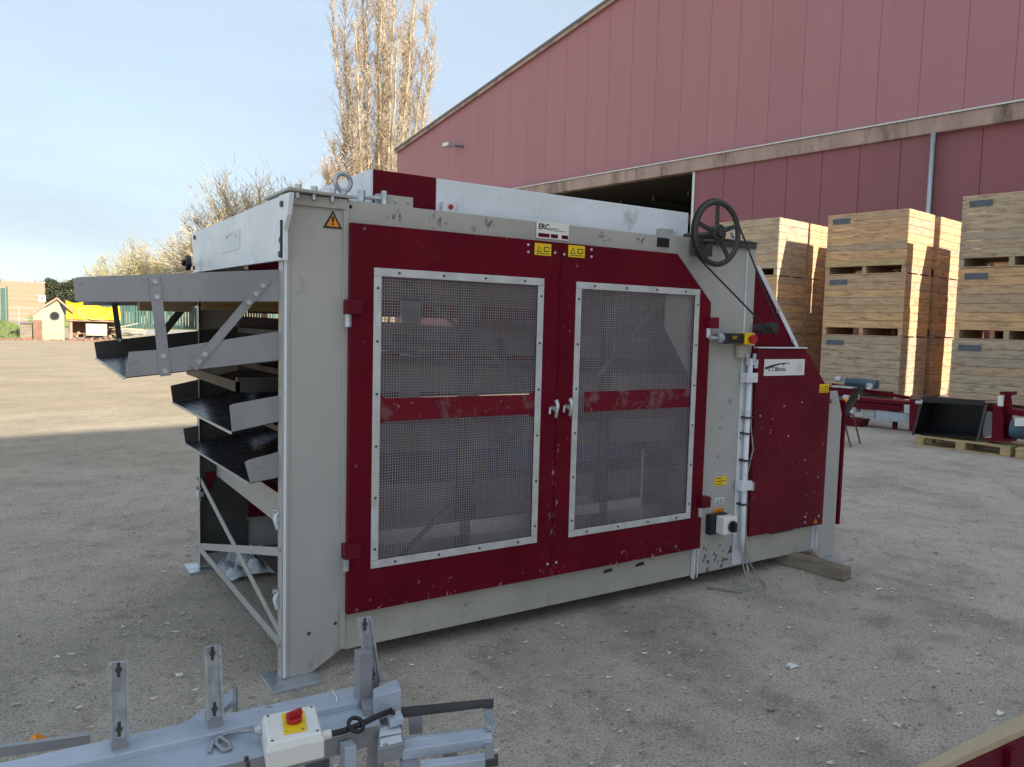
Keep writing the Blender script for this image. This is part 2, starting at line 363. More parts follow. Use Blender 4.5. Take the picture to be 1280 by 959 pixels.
# ================================================================== GROUND AND FAR LAND
g = MB()
N = 60
xs = [-900, -400, -180, -90, -50] + [-30 + 2.5*i for i in range(25)] + [45, 70, 120, 250, 600, 1500]
ys = [-300, -100, -50] + [-30 + 2.5*i for i in range(45)] + [90, 110, 140]
def gz(x, y): return 0.0
for y in ys:
    for x in xs: g.v.append((x, y, gz(x, y)))
nx = len(xs)
for j in range(len(ys)-1):
    for i in range(nx-1): g.f.append((j*nx+i, j*nx+i+1, (j+1)*nx+i+1, (j+1)*nx+i))
tag(g.build('ground', M['ground']), kind='structure')

# rolling field beyond the yard, one sheet out to the skyline
g = MB(); rows = [139.9, 160, 200, 250, 320, 400, 500, 620, 760, 1200, 2600]
hts = [-0.3, 0.2, 1.6, 4.2, 8.0, 12.5, 16.0, 19, 20, 17, 8]
cx = [-1500 + 60*i for i in range(60)]
for r, h in zip(rows, hts):
    for x in cx: g.v.append((x, r, h + (0.7*math.sin(x*0.009+1)+0.3*math.sin(x*0.031))*min(1, (r-139)/300) - 0.004*max(0, x-40)*min(1,(r-139)/300)))
for j in range(len(rows)-1):
    for i in range(59): g.f.append((j*60+i, j*60+i+1, (j+1)*60+i+1, (j+1)*60+i))
tag(g.build('field', M['field'], smooth=True), kind='structure')

# grassy bank left of the hut and grass strip before the green fence
g = MB(); nu, nv = 40, 14
c0 = Vector((-16.0, 50.0, 0))
for j in range(nv+1):
    for i in range(nu+1):
        x = -22 + 23.5*i/nu; y = 46.5 + 14*j/nv
        e = math.sin(math.pi*min(1, max(0, j/nv)))**0.7 * min(1, (nu-i)/7.0) * min(1, i/3.0)
        g.v.append((x, y, -0.05 + e*(1.25 + 0.25*math.sin(x*1.1)*math.sin(y*0.9+x) + U(-.06, .06))))
for j in range(nv):
    for i in range(nu): g.f.append((j*(nu+1)+i, j*(nu+1)+i+1, (j+1)*(nu+1)+i+1, (j+1)*(nu+1)+i))
tag(g.build('grass_bank', M['grass'], smooth=True), kind='structure')
bank_faces = list(g.v)
g = MB(); 
for i in range(9000):
    x = U(-21, 1); y = U(46.8, 56); jj = (y-46.5)/14
    e = math.sin(math.pi*jj)**0.7 * min(1, (1.5-x)/4.1)
    z = -0.08 + max(0, e)*1.2; h = U(.1, .38); a = U(0, 3.14); wd = U(.02, .05); lx, ly = U(-.12, .12), U(-.12, .12)
    g.add([(x-wd*math.cos(a), y-wd*math.sin(a), z), (x+wd*math.cos(a), y+wd*math.sin(a), z), (x+lx, y+ly, z+h)], [(0, 1, 2)])
tag(g.build('grass_tufts', M['blade']), 'rough green grass growing on the bank left of the small hut', 'grass', kind='stuff')
g = MB().add([(3, 84, .01), (60, 84, .01), (60, 99, .02), (3, 99, .02)], [(0,1,2,3)])
tag(g.build('grass_strip', M['grass']), kind='structure')
g = MB().add([(4, 62, .008), (60, 58, .008), (60, 83.9, .008), (4, 83.9, .008)], [(0,1,2,3)])
tag(g.build('concrete_path', M['concrete']), kind='structure')

# far tree line on the skyline (one mass) ------------------------------------
g = MB()
for i in range(5200):
    x = U(-420, 420); y = 745 + U(-15, 15)
    base = 18.8 + 0.7*math.sin(x*0.009+1) - 0.004*max(0, x-40)
    env = 4 + 4*abs(math.sin(x*0.021)) + 3.5*abs(math.sin(x*0.083+2)) 
    h = U(0.25, 1)*env; p = Vector((x, y, base)); q = p + Vector((U(-1.5, 1.5), 0, h))
    g.tube([p, q], 0.22, 3, 0.05, cap=False)
tag(g.build('treeline', M['hill_tree']), 'grey bare trees in a far line along the skyline', 'trees', kind='stuff')
# pale farmhouses below the skyline
for k, (px, py, wd) in enumerate(((10, 352.5, 9), (22, 352.5, 7), (46, 353, 12))):
    p = atd(px, py, 700); p.z = 17.5
    t = empty('farmhouse', p, U(-.3, .3), ['white farmhouse at the far left edge of the skyline', 'small white farmhouse second from the left on the skyline', 'long pale farmhouse furthest right on the skyline'][k], 'house', 'farmhouses on the skyline')
    MB().box(-wd/2, wd/2, -3, 3, 0, 3.4).build('wall', M['white'], t)
    MB().prism([(-wd/2-.3, -3.4, 3.4), (-wd/2-.3, 3.4, 3.4), (-wd/2-.3, 0, 6)], (wd+.6, 0, 0)).build('roof', M['hutr'], t)
    for x in (-wd/4, wd/4):
        MB().box(x-.6, x+.6, -3.04, -2.99, 1, 2.2).build('window', M['glass'], t)

# ------------------------------------------------------------------ loose stones and leaf litter near the machine
def scatter_ok(x, y):
    return not (-0.1 < x < 3.95 and 0 < y < 1.8)
g = MB()
for i in range(16000):
    d = 0.7 + 11*R()**1.5; a = U(-0.25, 1.35); x = CAMP.x + d*math.sin(a)*1.0; y = CAMP.y + d*math.cos(a)
    if not scatter_ok(x, y): continue
    s = U(0.002, 0.007) if R() < 0.96 else U(0.007, 0.013); p = Vector((x, y, s*0.25))
    dirs = [Vector((1,0,0)), Vector((-.3,.9,0)), Vector((-.7,-.7,0)), Vector((0,0,.75)), Vector((0,0,-.5))]
    rot = Matrix.Rotation(U(0, 6.28), 3, 'Z')
    g.add([p + rot @ Vector((dd.x*U(.7,1.2), dd.y*U(.7,1.2), dd.z*U(.7,1.1)))*s for dd in dirs], [(0,1,3),(1,2,3),(2,0,3),(1,0,4),(2,1,4),(0,2,4)])
tag(g.build('gravel', M['stone']), 'small loose stones scattered over the worn yard surface', 'gravel', kind='stuff')
g = MB(); g2 = MB()
for i in range(3200):
    d = 1.0 + 10*R()**1.25; a = U(0.1, 1.25) if R() < 0.75 else U(-.35, .4); x = CAMP.x + d*math.sin(a); y = CAMP.y + d*math.cos(a)
    if not scatter_ok(x, y): continue
    s = U(0.004, 0.02)*(1 if R() < .92 else 1.5); rz_ = U(0, 6.28); n = random.randint(6, 9); el_ = U(.5, 1)
    vs2 = [(x, y, .003 + s*U(.1, .5))]
    for k in range(n):
        t = rz_ + 6.283*k/n; r_ = s*(U(.75, 1.2) if k % 2 else U(.25, .6)); vs2.append((x+r_*math.cos(t)*1.2, y+r_*math.sin(t)*el_, .003+U(0, .55)*s))
    (g if R() < .8 else g2).add(vs2, [(0, 1+k, 1+(k+1) % n) for k in range(n)])
tag(g.build('leaf_litter', M['leaf_dry']), 'pale dry leaf scraps lying over the yard', 'leaves', kind='stuff')
tag(g2.build('wood_chips', M['stone']), 'small chips of bark and debris lying over the yard', 'debris', kind='stuff')

# ================================================================== BARN
BB = 26.0
def barn_root(name, label, cat, o):
    t = empty(name, o, TH, label, cat); return t
barn = empty('barn', ab(0, BB), TH, 'large barn with pinkish maroon cladding and a sloping roofline behind the crates', 'barn')
# local frame: x = a along the front, y = depth away from us
AL, AR, RDG = -41.55, 31.0, -5.0
def vz(a): return 11.82 + 0.2234*(a - AL) if a < RDG else 11.82 + 0.2234*(RDG - AL) - 0.2234*(a - RDG)
pw = 1.33; a = AL; shared = {}
BZ0, BZ1 = 7.76, 8.26
while a < AR - .01:
    b_ = min(a + pw, AR); z0 = BZ0 + .1; z1 = vz(a) - .02; z2 = vz(b_) - .02
    MB().prism([(a+.004, -.02, z0), (b_-.004, -.02, z0), (b_-.004, -.02, z2), (a+.004, -.02, z1)], (0, .05, 0)).build('wall_panel', M['clad'], barn, bev=0.006)
    a = b_
# backing wall and the body of the barn
m_ = MB()
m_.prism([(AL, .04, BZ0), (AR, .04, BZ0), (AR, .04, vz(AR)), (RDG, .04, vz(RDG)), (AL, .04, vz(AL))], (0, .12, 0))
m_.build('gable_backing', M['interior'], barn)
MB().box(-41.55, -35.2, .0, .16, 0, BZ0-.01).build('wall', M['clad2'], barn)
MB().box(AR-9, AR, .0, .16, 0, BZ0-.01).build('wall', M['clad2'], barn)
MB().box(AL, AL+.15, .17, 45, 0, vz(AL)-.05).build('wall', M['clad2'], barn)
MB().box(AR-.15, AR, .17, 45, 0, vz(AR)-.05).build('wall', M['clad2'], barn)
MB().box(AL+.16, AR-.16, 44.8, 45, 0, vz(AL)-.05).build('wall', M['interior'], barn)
r_ = MB()
r_.prism([(AL-.05, -.12, vz(AL)-.05), (RDG, -.12, vz(RDG)), (RDG, -.12, vz(RDG)+.2), (AL-.05, -.12, vz(AL)+.15)], (0, 45.5, 0))
r_.build('roof', M['roofm'], barn)
MB().prism([(RDG, -.12, vz(RDG)), (AR+.25, -.12, vz(AR)-.05), (AR+.25, -.12, vz(AR)+.15), (RDG, -.12, vz(RDG)+.2)], (0, 45.5, 0)).build('roof', M['roofm'], barn)
MB().prism([(AL-.06, -.17, vz(AL)-.12), (RDG, -.17, vz(RDG)-.1), (RDG, -.17, vz(RDG)+.08), (AL-.06, -.17, vz(AL)+.05)], (0, .04, 0)).build('verge_trim', M['trim'], barn)
MB().prism([(AL-.06, -.22, vz(AL)+.06), (RDG, -.22, vz(RDG)+.09), (RDG, -.22, vz(RDG)+.2), (AL-.06, -.22, vz(AL)+.16)], (0, .1, 0)).build('verge_cap', M['roofm'], barn)
# door rail housing
MB().box(AL, AR, -.34, -.03, BZ0, BZ1).build('door_rail_housing', M['trim'], barn, bev=.02)
MB().box(AL, AR, -.4, -.03, BZ1+.003, BZ1+.05).build('rail_highlight', M['alu'], barn)  # bright strip added as the sky light on the housing's top edge
# sliding doors
def sdoor(a0, a1, y, mt, frame=True):
    d = MB().box(a0, a1, y+.05, y+.1, 0.05, BZ0+.15).build('sliding_door', M['interior'], barn)
    a = a0
    while a < a1 - .01:
        b_ = min(a+1.32, a1)
        MB().box(a+.007, b_-.007, y, y+.047, .08, BZ0+.1).build('door_panel', mt, d, bev=.006); a = b_
    return d
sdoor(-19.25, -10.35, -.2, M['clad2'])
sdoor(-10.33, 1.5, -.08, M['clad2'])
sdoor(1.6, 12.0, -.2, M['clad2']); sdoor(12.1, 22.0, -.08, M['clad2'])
MB().box(-19.36, -19.25, -.24, -.08, .05, BZ0-.01).build('door_edge_trim', M['alu'], barn)
pipe = MB().tube([(-10.28, -.42, .05), (-10.28, -.42, BZ0-.02)], .075, 12).build('downpipe', M['galv'], barn, smooth=True)
# inside: floor beams and rafters seen through the open door
for k in range(7):
    yy = 4 + 6*k
    MB().bar((AL+.5, yy, 6.6), (AR-.5, yy, 6.6), .25, .4).build('rafter', M['dark'], barn)
for k in range(14):
    MB().bar((-38+2*k, 3, 7.6), (-38+2*k, 44, 7.6), .12, .2).build('purlin', M['dark'], barn)
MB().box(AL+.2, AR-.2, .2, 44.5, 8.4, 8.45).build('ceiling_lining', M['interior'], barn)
# flood lamp on the gable
lp = G0 + (onB(563, 182, BB-.5) - G0); lt = empty('flood_lamp', lp, TH, 'small grey flood lamp fixed high on the left part of the barn gable', 'lamp')
MB().box(-.28, .28, -.35, .15, -.1, .12).build('housing', M['galv'], lt, bev=.03)
MB().bar((.1, .1, 0), (.55, .47, -.08), .08, .08).build('bracket', M['dark'], lt)
MB().box(-.24, .24, -.36, -.352, -.07, .09).build('glass', M['white'], lt)

# unseen tall building added right of the frame, sized to shade the near yard
shade_shed = empty('shade_shed', ab(14.5, 0), TH, 'tall pale clad building added out of view to shade the yard', 'shade_shed')
SH, SE = 14.0, 22.5
MB().box(0, 22, 1.5, SE, 0, SH).build('wall', M['shade_shed'], shade_shed)
MB().prism([(-.05, 1.4, SH), (22.3, 1.4, SH), (11, 1.4, SH+1.6)], (0, SE-1.35, 0)).build('roof', M['roofm'], shade_shed)
for k in range(2):
    MB().box(-.06, -.005, 3.5+6*k, 7.5+6*k, 0.1, 5).build('door', M['clad2'], shade_shed)

# ================================================================== CRATES
CL, CD, CH = 1.99, 1.46, 1.5
def make_crate(wm='wood', new_batten=False):
    t = empty('wooden_crate', (0,0,0))
    x0, x1, y0, y1 = -CL/2, CL/2, -CD/2, CD/2
    for xx in (x0+.005, -.05, x1-.105):
        MB().box(xx, xx+(.1 if xx else .1), y0+.006, y1-.006, .025, .199).build('skid', M[wm], t)
    for yy in (y0+.005, -.06, y1-.125):
        MB().box(x0+.004, x1-.004, yy, yy+.12, 0, .022).build('runner', M[wm], t)
    n = 7
    for i in range(n):
        z0 = .2 + i*(CH-.2)/n; z1 = z0 + (CH-.2)/n - .004
        for s in (0, 1):
            yy = (y0 if s == 0 else y1-.025) + U(-.003, .003)
            MB().box(x0+.002, x1-.002, yy, yy+.025, z0+U(0,.002), z1).build('board', M[wm], t, bev=.008)
            xx = (x0 if s == 0 else x1-.025) + U(-.003, .003)
            MB().box(xx, xx+.025, y0+.03, y1-.03, z0+U(0,.002), z1).build('board', M[wm], t, bev=.008)
    MB().box(x0+.03, x1-.03, y0+.03, y1-.03, .205, .23).build('floor_board', M[wm], t)
    for xx in (x0+.03, x1-.1):
        for yy in (y0+.03, y1-.1):
            MB().box(xx, xx+.07, yy, yy+.07, .235, CH-.012).build('corner_post', M[wm], t)
    if new_batten: MB().box(x0+.01, x1-.01, y0-.03, y0-.004, .2, .33).build('batten', M['woodnew'], t)
    for xx in (x0+.1, .0, x1-.1):
        nm = MB()
        for i in range(n):
            for dz in (.04, .13): nm.cyl((xx+U(-.02,.02), y0-.004, .2+i*(CH-.2)/n+dz), (0,-1,0), .006, .003, 5)
        nm.build('nails', M['dark'], t)
    MB().box(x0+.14, x0+.58, y0-.012, y0-.004, CH-.24, CH-.11).build('number_plate', M['plate'], t)
    return t
crate_a = make_crate(); crate_b = make_crate('wood_grey'); crate_c = make_crate('wood_warm'); crate_new = make_crate('wood', True)
km = kidmap()
lev = ['bottom', 'middle', 'top']
stacks = [
    (-11.1-CL/2, 18.5+CD/2, 0, ['bottom', 'middle', 'topmost'], 'crate of the left stack nearest the machine handwheel'),
    (-11.1-CL/2, 20.03+CD/2, .01, ['bottom', 'middle', 'topmost'], 'crate of the left rear stack, seen past the corner of the left stack'),
    (-10.03+CL/2, 19.0+CD/2, -.005, ['bottom', 'middle with a sunlit side', 'topmost with a pale new batten'], 'crate of the centre stack'),
    (-8.55-CL/2+.35, 22.1+CD/2, .02, ['bottom', 'middle', 'topmost'], 'crate of the set-back stack glimpsed between the centre and right stacks'),
    (-6.6+CL/2, 18.08+CD/2, .0, ['bottom', 'middle', 'topmost weathered grey'], 'crate of the right stack behind the black trough'),
    (-4.45+CL/2, 18.1+CD/2, .01, ['bottom', 'middle', 'topmost'], 'crate of the stack at the right picture edge, beside the right stack'),
    (-10.03+CL/2, 20.75+CD/2, .01, ['bottom', 'middle', 'topmost'], 'crate of the row right behind the centre stack, seen only through gaps'),
    (-6.6+CL/2, 20.25+CD/2, .0, ['bottom', 'middle', 'topmost'], 'crate of the row right behind the right stack, seen only through gaps'),
    (-4.45+CL/2, 20.6+CD/2, .0, ['bottom', 'middle', 'topmost'], 'crate behind the stack at the right picture edge, seen only through gaps'),
]
first = {id(crate_a): True, id(crate_b): True, id(crate_c): True, id(crate_new): True}
random.seed(21)
for si, (a, b, rz_, lv, txt) in enumerate(stacks):
    for k in range(3):
        src = crate_new if (si == 2 and k == 2) else crate_b if (si, k) in ((4, 2), (4, 0), (0, 2)) else crate_c if (si, k) in ((4, 1), (2, 1), (0, 1)) else random.choice((crate_a, crate_b, crate_c))
        if first.get(id(src)): o = src; first[id(src)] = False
        else: o = copy_tree(src, None, km)
        o.location = ab(a + U(-.02, .02), b + U(-.02, .02), k*CH + .004*(k+1)); o.rotation_euler = (0, 0, TH + rz_ + U(-.008, .008))
        tag(o, f'{lv[k]} wooden {txt}', 'crate', 'wooden crates stacked in front of the barn')

# ================================================================== GRADING MACHINE
mc = empty('grading_machine', (0,0,0), 0, 'long grey and maroon grading machine with two mesh doors, standing in the yard', 'machine')
W = 1.79; T = 0.004
# --- end posts
def endpost(y, s):
    m = MB(); m.prism([(0, y, .015), (.13, y, .015), (.28, y, .10), (.28, y, 2.115), (0, y, 2.115)], (0, s*T, 0))
    m.box(-.004, 0.0, min(y, y+s*.06), max(y, y+s*.06), .015, 2.115)
    m.box(0.0, .024, min(y-s*.008, y-s*.001), max(y-s*.008, y-s*.001), .02, 2.11)
    m.box(.258, .282, min(y-s*.014, y-s*.001), max(y-s*.014, y-s*.001), .1, 2.11)
    return m.build('end_post', M['grey'], mc, bev=.0015)
p1 = endpost(0, 1); p2 = endpost(W, -1)
MB().box(-.0, .012, -.012, .05, .02, 2.1).build('lit_post_edge', M['cover'], p1, bev=.002)  # pale strip puts the lit look of the flange into colour
for y in (0, W):
    MB().box(-.07, .16, y-.1, y+.1, 0.0, .014).build('foot_plate', M['galv'], mc, bev=.002)
m = MB().prism([(-.004, -.075, 2.123), (.29, -.03, 2.123), (.29, .3, 2.123), (-.004, .3, 2.123)], (0, 0, .012)).build('top_plate', M['grey_dirty'], mc, bev=.002)
MB().box(.0, .27, -.018, -.002, 2.075, 2.118).build('top_flange', M['grey_dirty'], mc)
for x in (.05, .12, .2):
    MB().cyl((x, -.03, 2.136), (0,0,1), .014, .02, 6).cyl((x, -.03, 2.1), (0,0,1), .01, .022, 8).build('bolt', M['galv'], mc)
# --- bottom rails, top rails
MB().prism([(.286, 0, .088), (2.497, 0, .088), (2.497, 0, .34), (.286, 0, .34)], (0, T, 0)).box(.286, 2.497, 0.005, .05, .088, .092).build('bottom_rail', M['grey_dirty'], mc, bev=.0015)
MB().box(.29, 3.9, W-T, W, .088, .3).box(.29, 3.9, W-.06, W-.005, .3, .304).build('bottom_rail', M['grey'], mc)
MB().box(.286, 2.2, 0, T, 2.0, 2.118).box(.286, 2.9, .005, .05, 2.114, 2.118).build('top_rail', M['grey_dirty'], mc, bev=.0015)
MB().box(.286, 3.0, W-T, W, 2.0, 2.118).build('top_rail', M['grey'], mc)
MB().box(.02, .28, .005, W-.005, 2.09, 2.118).build('top_cross_rail', M['grey'], mc)
MB().box(.3, 3.8, .3, .4, .003, .1).build('light_block_beam', M['dark'], mc)  # added beams under the machine, blocking light so the gap turns dark
MB().box(.3, 3.8, W-.25, W-.15, .003, .1).build('light_block_beam', M['dark'], mc)
# --- second post panel with the flange, right section
pp = MB().prism([(2.2, -.001, 1.60), (2.5, -.001, 1.2), (2.5, -.001, .088), (2.94, -.001, .088), (2.94, -.001, 2.125), (2.2, -.001, 2.125)], (0, T+.001, 0)).build('side_panel', M['grey'], mc, bev=.0015)
MB().box(2.497, 2.503, -.03, -.002, .075, .27).build('flange', M['cover'], pp)
MB().box(2.545, 2.55, -.012, -.002, .07, .26).build('flange', M['cover'], pp)
MB().box(2.86, 2.94, -.012, -.002, .1, 2.1).build('post_strip', M['cover'], pp, bev=.002)
MB().box(2.87, 2.93, -.02, -.013, 1.3, 2.1).build('post_strip', M['grey'], pp, bev=.002)
MB().box(2.57, 2.93, -.03, .12, 2.128, 2.138).build('top_plate', M['dark'], mc)
MB().box(2.56, 2.92, -.03, -.006, 2.095, 2.124).build('top_flange', M['dark'], mc)
MB().prism([(2.944, 0, .088), (3.70, 0, .088), (3.70, 0, .3), (2.944, 0, .3)], (0, T, 0)).build('bottom_rail', M['grey_dirty'], mc, bev=.0015)
ep = MB().prism([(3.655, -.002, .10), (3.77, -.002, .015), (3.925, -.002, .015), (3.925, -.002, 1.03), (3.86, -.002, 1.19), (3.655, -.002, 1.19)], (0, T, 0)).box(3.921, 3.925, 0.003, .06, .015, 1.03).build('end_post', M['grey'], mc, bev=.0015)
MB().prism([(3.655, W-T, .10), (3.77, W-T, .015), (3.925, W-T, .015), (3.925, W-T, 1.03), (3.655, W-T, 1.19)], (0, T, 0)).build('end_post', M['grey'], mc)
MB().box(3.66, 3.664, -.02, -.003, .1, .27).box(3.7, 3.704, -.02, -.003, .1, .27).build('flange', M['cover'], ep)
for y in (0, W): MB().box(3.76, 4.0, y-.12, y+.09, 0, .014).build('foot_plate', M['galv'], mc, bev=.002)
MB().prism([(3.944, -.01, .235), (3.965, -.01, .235), (3.965, -.01, 1.0), (3.944, -.01, 1.12)], (0, W, 0)).build('end_cover', M['maroon'], mc)
# triangular maroon plate behind the right door and its mirror
m = MB().prism([(2.945, .02, 1.2), (3.60, .02, 1.2), (3.40, .02, 1.5), (3.0, .02, 1.98), (2.945, .02, 1.98)], (0, T, 0)).build('gusset_plate', M['maroon'], mc)
MB().bar((2.99, .012, 1.995), (3.42, .012, 1.485), .006, .03).build('edge_strip', M['cover'], m)
MB().prism([(2.945, W-.02, .3), (3.9, W-.02, .3), (3.9, W-.02, 1.1), (3.40, W-.02, 1.5), (3.0, W-.02, 1.98), (2.945, W-.02, 1.98)], (0, T, 0)).build('gusset_plate', M['maroon'], mc)
for x, z in ((3.2, 1.72), (3.36, 1.53)): MB().cyl((x, .015, z), (0,-1,0), .012, .01, 6).build('bolt', M['galv'], m)
# right door
rd = MB().prism([(2.955, -.045, 1.482), (3.43, -.045, 1.482), (3.72, -.045, 1.185), (3.715, -.045, .272), (2.968, -.045, .28)], (0, .04, 0)).build('side_door', M['maroon_old'], mc, bev=.003)
MB().box(3.2, 3.42, -.03, -.004, .262, .272).build('shadow_gap', M['dark'], rd)
MB().box(2.95, 3.43, -.06, -.02, 1.484, 1.492).build('top_lip', M['cover'], rd)
def hinge(x, z, s, par, up=1):
    h = MB().box(min(x, x+s*.075), max(x, x+s*.075), -.075, -.02, z, z+.065).build('hinge', M['maroon_old'], par, bev=.003)
    MB().cyl((x+s*.012, -.05, z-.055), (0,0,1), .016, .055, 10).build('hinge_pin', M['galv'], h, smooth=False)
    return h
def stick(x0, x1, z0, z1, y, mt, par, name='sticker', label=None): 
    return MB().box(x0, x1, y-.0015, y, z0, z1).build(name, mt, par, label=label)
FN = None
def text(s, x, y, z, size, mt, par, rot=(math.pi/2, 0, 0), name='lettering', sx=1.0, off=0.0):
    c = bpy.data.curves.new('lettering', 'FONT'); c.body = s; c.size = size; c.extrude = 0.0004; c.offset = off
    o = bpy.data.objects.new('lettering_tmp', c); COL.objects.link(o)
    dg = bpy.context.evaluated_depsgraph_get(); dg.update()
    me = bpy.data.meshes.new_from_object(o.evaluated_get(dg)); bpy.data.objects.remove(o); me.name = name
    me.transform(Matrix.Translation(Vector((x, y, z))) @ Matrix.Rotation(rot[2], 4, 'Z') @ Matrix.Rotation(rot[0], 4, 'X') @ Matrix.Scale(sx, 4, (1,0,0)))
    me.materials.clear(); me.materials.append(mt)
    q = bpy.data.objects.new(name, me); COL.objects.link(q); q.parent = par; return q
def tri_sign(x, z, s, y, par, mt='orange'):
    # flat warning triangle: dark border, coloured face, mark
    t = MB().prism([(x-s/2, y, z), (x+s/2, y, z), (x, y, z+s*.87)], (0, -.0015, 0)).build('warning_sticker', M['ink'], par)
    k = .17*s
    MB().prism([(x-s/2+k, y-.0016, z+k*.55), (x+s/2-k, y-.0016, z+k*.55), (x, y-.0016, z+s*.87-k)], (0, -.001, 0)).build('face', M[mt], t)
    MB().prism([(x-.05*s, y-.0027, z+.3*s), (x+.05*s, y-.0027, z+.3*s), (x+.065*s, y-.0027, z+.58*s), (x-.065*s, y-.0027, z+.58*s)], (0, -.0008, 0)).build('mark', M['ink'], t)
    MB().prism([(x-.05*s, y-.0027, z+.16*s), (x+.05*s, y-.0027, z+.16*s), (x+.05*s, y-.0027, z+.25*s), (x-.05*s, y-.0027, z+.25*s)], (0, -.0008, 0)).build('mark', M['ink'], t)
    return t
tri_sign(.212, 1.99, .088, -.0015, p1)
hinge(2.945, 1.445-.03, -.2, rd); 
hinge(2.965, .64, -.35, rd)
for (px, py) in ((950, 520), (985, 545), (1006, 575), (980, 508), (1002, 503)):
    p = onY(px, py, -.046); MB().cyl(p, (0,-1,0), .006, .004, 8).build('bolt', M['galv'], rd)
# right sign: white plate, dark swoosh, lettering
q0 = onY(954.5, 470, -.047); q1 = onY(1006, 448, -.047)
sg = stick(q0.x, q1.x, q0.z, q1.z-.005, -.047, M['white'], rd, 'sign_plate')
hgt = q1.z - q0.z; sw = q1.x - q0.x
pts = []
for k in range(13):
    t = k/12; pts.append((q0.x + sw*(.02+.6*t), -.0492, q0.z + hgt*(.42 + .3*math.sin(t*1.75))))
mm = MB()
for k in range(12): mm.bar(pts[k], pts[k+1], .0008, .014*(1-k/13)+.002, up=(0,0,1))
mm.build('swoosh', M['ink'], sg)
text('E.T.Blimbu', q0.x+sw*.1, -.0488, q0.z+hgt*.27, hgt*.33, M['ink'], sg, sx=1.1, off=.0006)
MB().cyl((q0.x+sw*.47, -.0485, q0.z+hgt*.66), (0,-1,0), hgt*.07, .0008, 10).build('emblem', M['ink'], sg)
MB().box(q0.x+sw*.8, q0.x+sw*.94, -.0493, -.0486, q0.z+hgt*.2, q0.z+hgt*.72).build('emblem', M['silver'], sg)
def ysticker(px0, py0, px1, py1, y, par, mt='yellow', n=2):
    a = onY(px0, py1, y); b = onY(px1, py0, y)
    z0 = min(a.z, b.z) ; z1 = max(a.z, b.z); z0 = a.z; z1 = b.z
    s = stick(a.x, b.x, z0, z1, y, M[mt], par)
    ww = b.x-a.x; hh = z1-z0
    if n == 2:
        MB().prism([(a.x+ww*.12, y-.0017, z0+hh*.28), (a.x+ww*.44, y-.0017, z0+hh*.28), (a.x+ww*.28, y-.0017, z0+hh*.8)], (0, -.0006, 0)).build('mark', M['ink'], s)
        MB().prism([(a.x+ww*.18, y-.0025, z0+hh*.34), (a.x+ww*.38, y-.0025, z0+hh*.34), (a.x+ww*.28, y-.0025, z0+hh*.68)], (0, -.0005, 0)).build('mark', M[mt], s)
        MB().box(a.x+ww*.55, a.x+ww*.88, y-.0023, y-.0017, z0+hh*.32, z0+hh*.74).build('mark', M['ink'], s)
        MB().box(a.x+ww*.6, a.x+ww*.83, y-.003, y-.0024, z0+hh*.4, z0+hh*.66).build('mark', M[mt], s)
        MB().box(a.x+ww*.1, a.x+ww*.9, y-.0023, y-.0017, z0+hh*.12, z0+hh*.18).build('mark', M['ink'], s)
    else:
        for k in range(n):
            zz = z0 + hh*(.2+.62*k/max(1, n-1)); MB().box(a.x+ww*.14, a.x+ww*(.9 if k % 2 else .6), y-.0023, y-.0017, zz-.003, zz+.002).build('mark', M['ink'], s)
    return s
ysticker(1024, 480, 1036, 491, -.047, rd)
a_ = onY(1019, 655, -.047); t_ = tri_sign(a_.x, a_.z, .06, -.046, rd, 'orange')
for (px, py) in ((1006, 646), (1006, 653), (1023, 645)):
    p = onY(px, py, -.046); MB().cyl(p, (0,-1,0), .008, .004, 8).build('bolt', M['galv'], rd)
MB().cyl((3.735, -.06, 1.13), (0,1,0), .02, .05, 10).build('door_latch', M['galv'], mc)

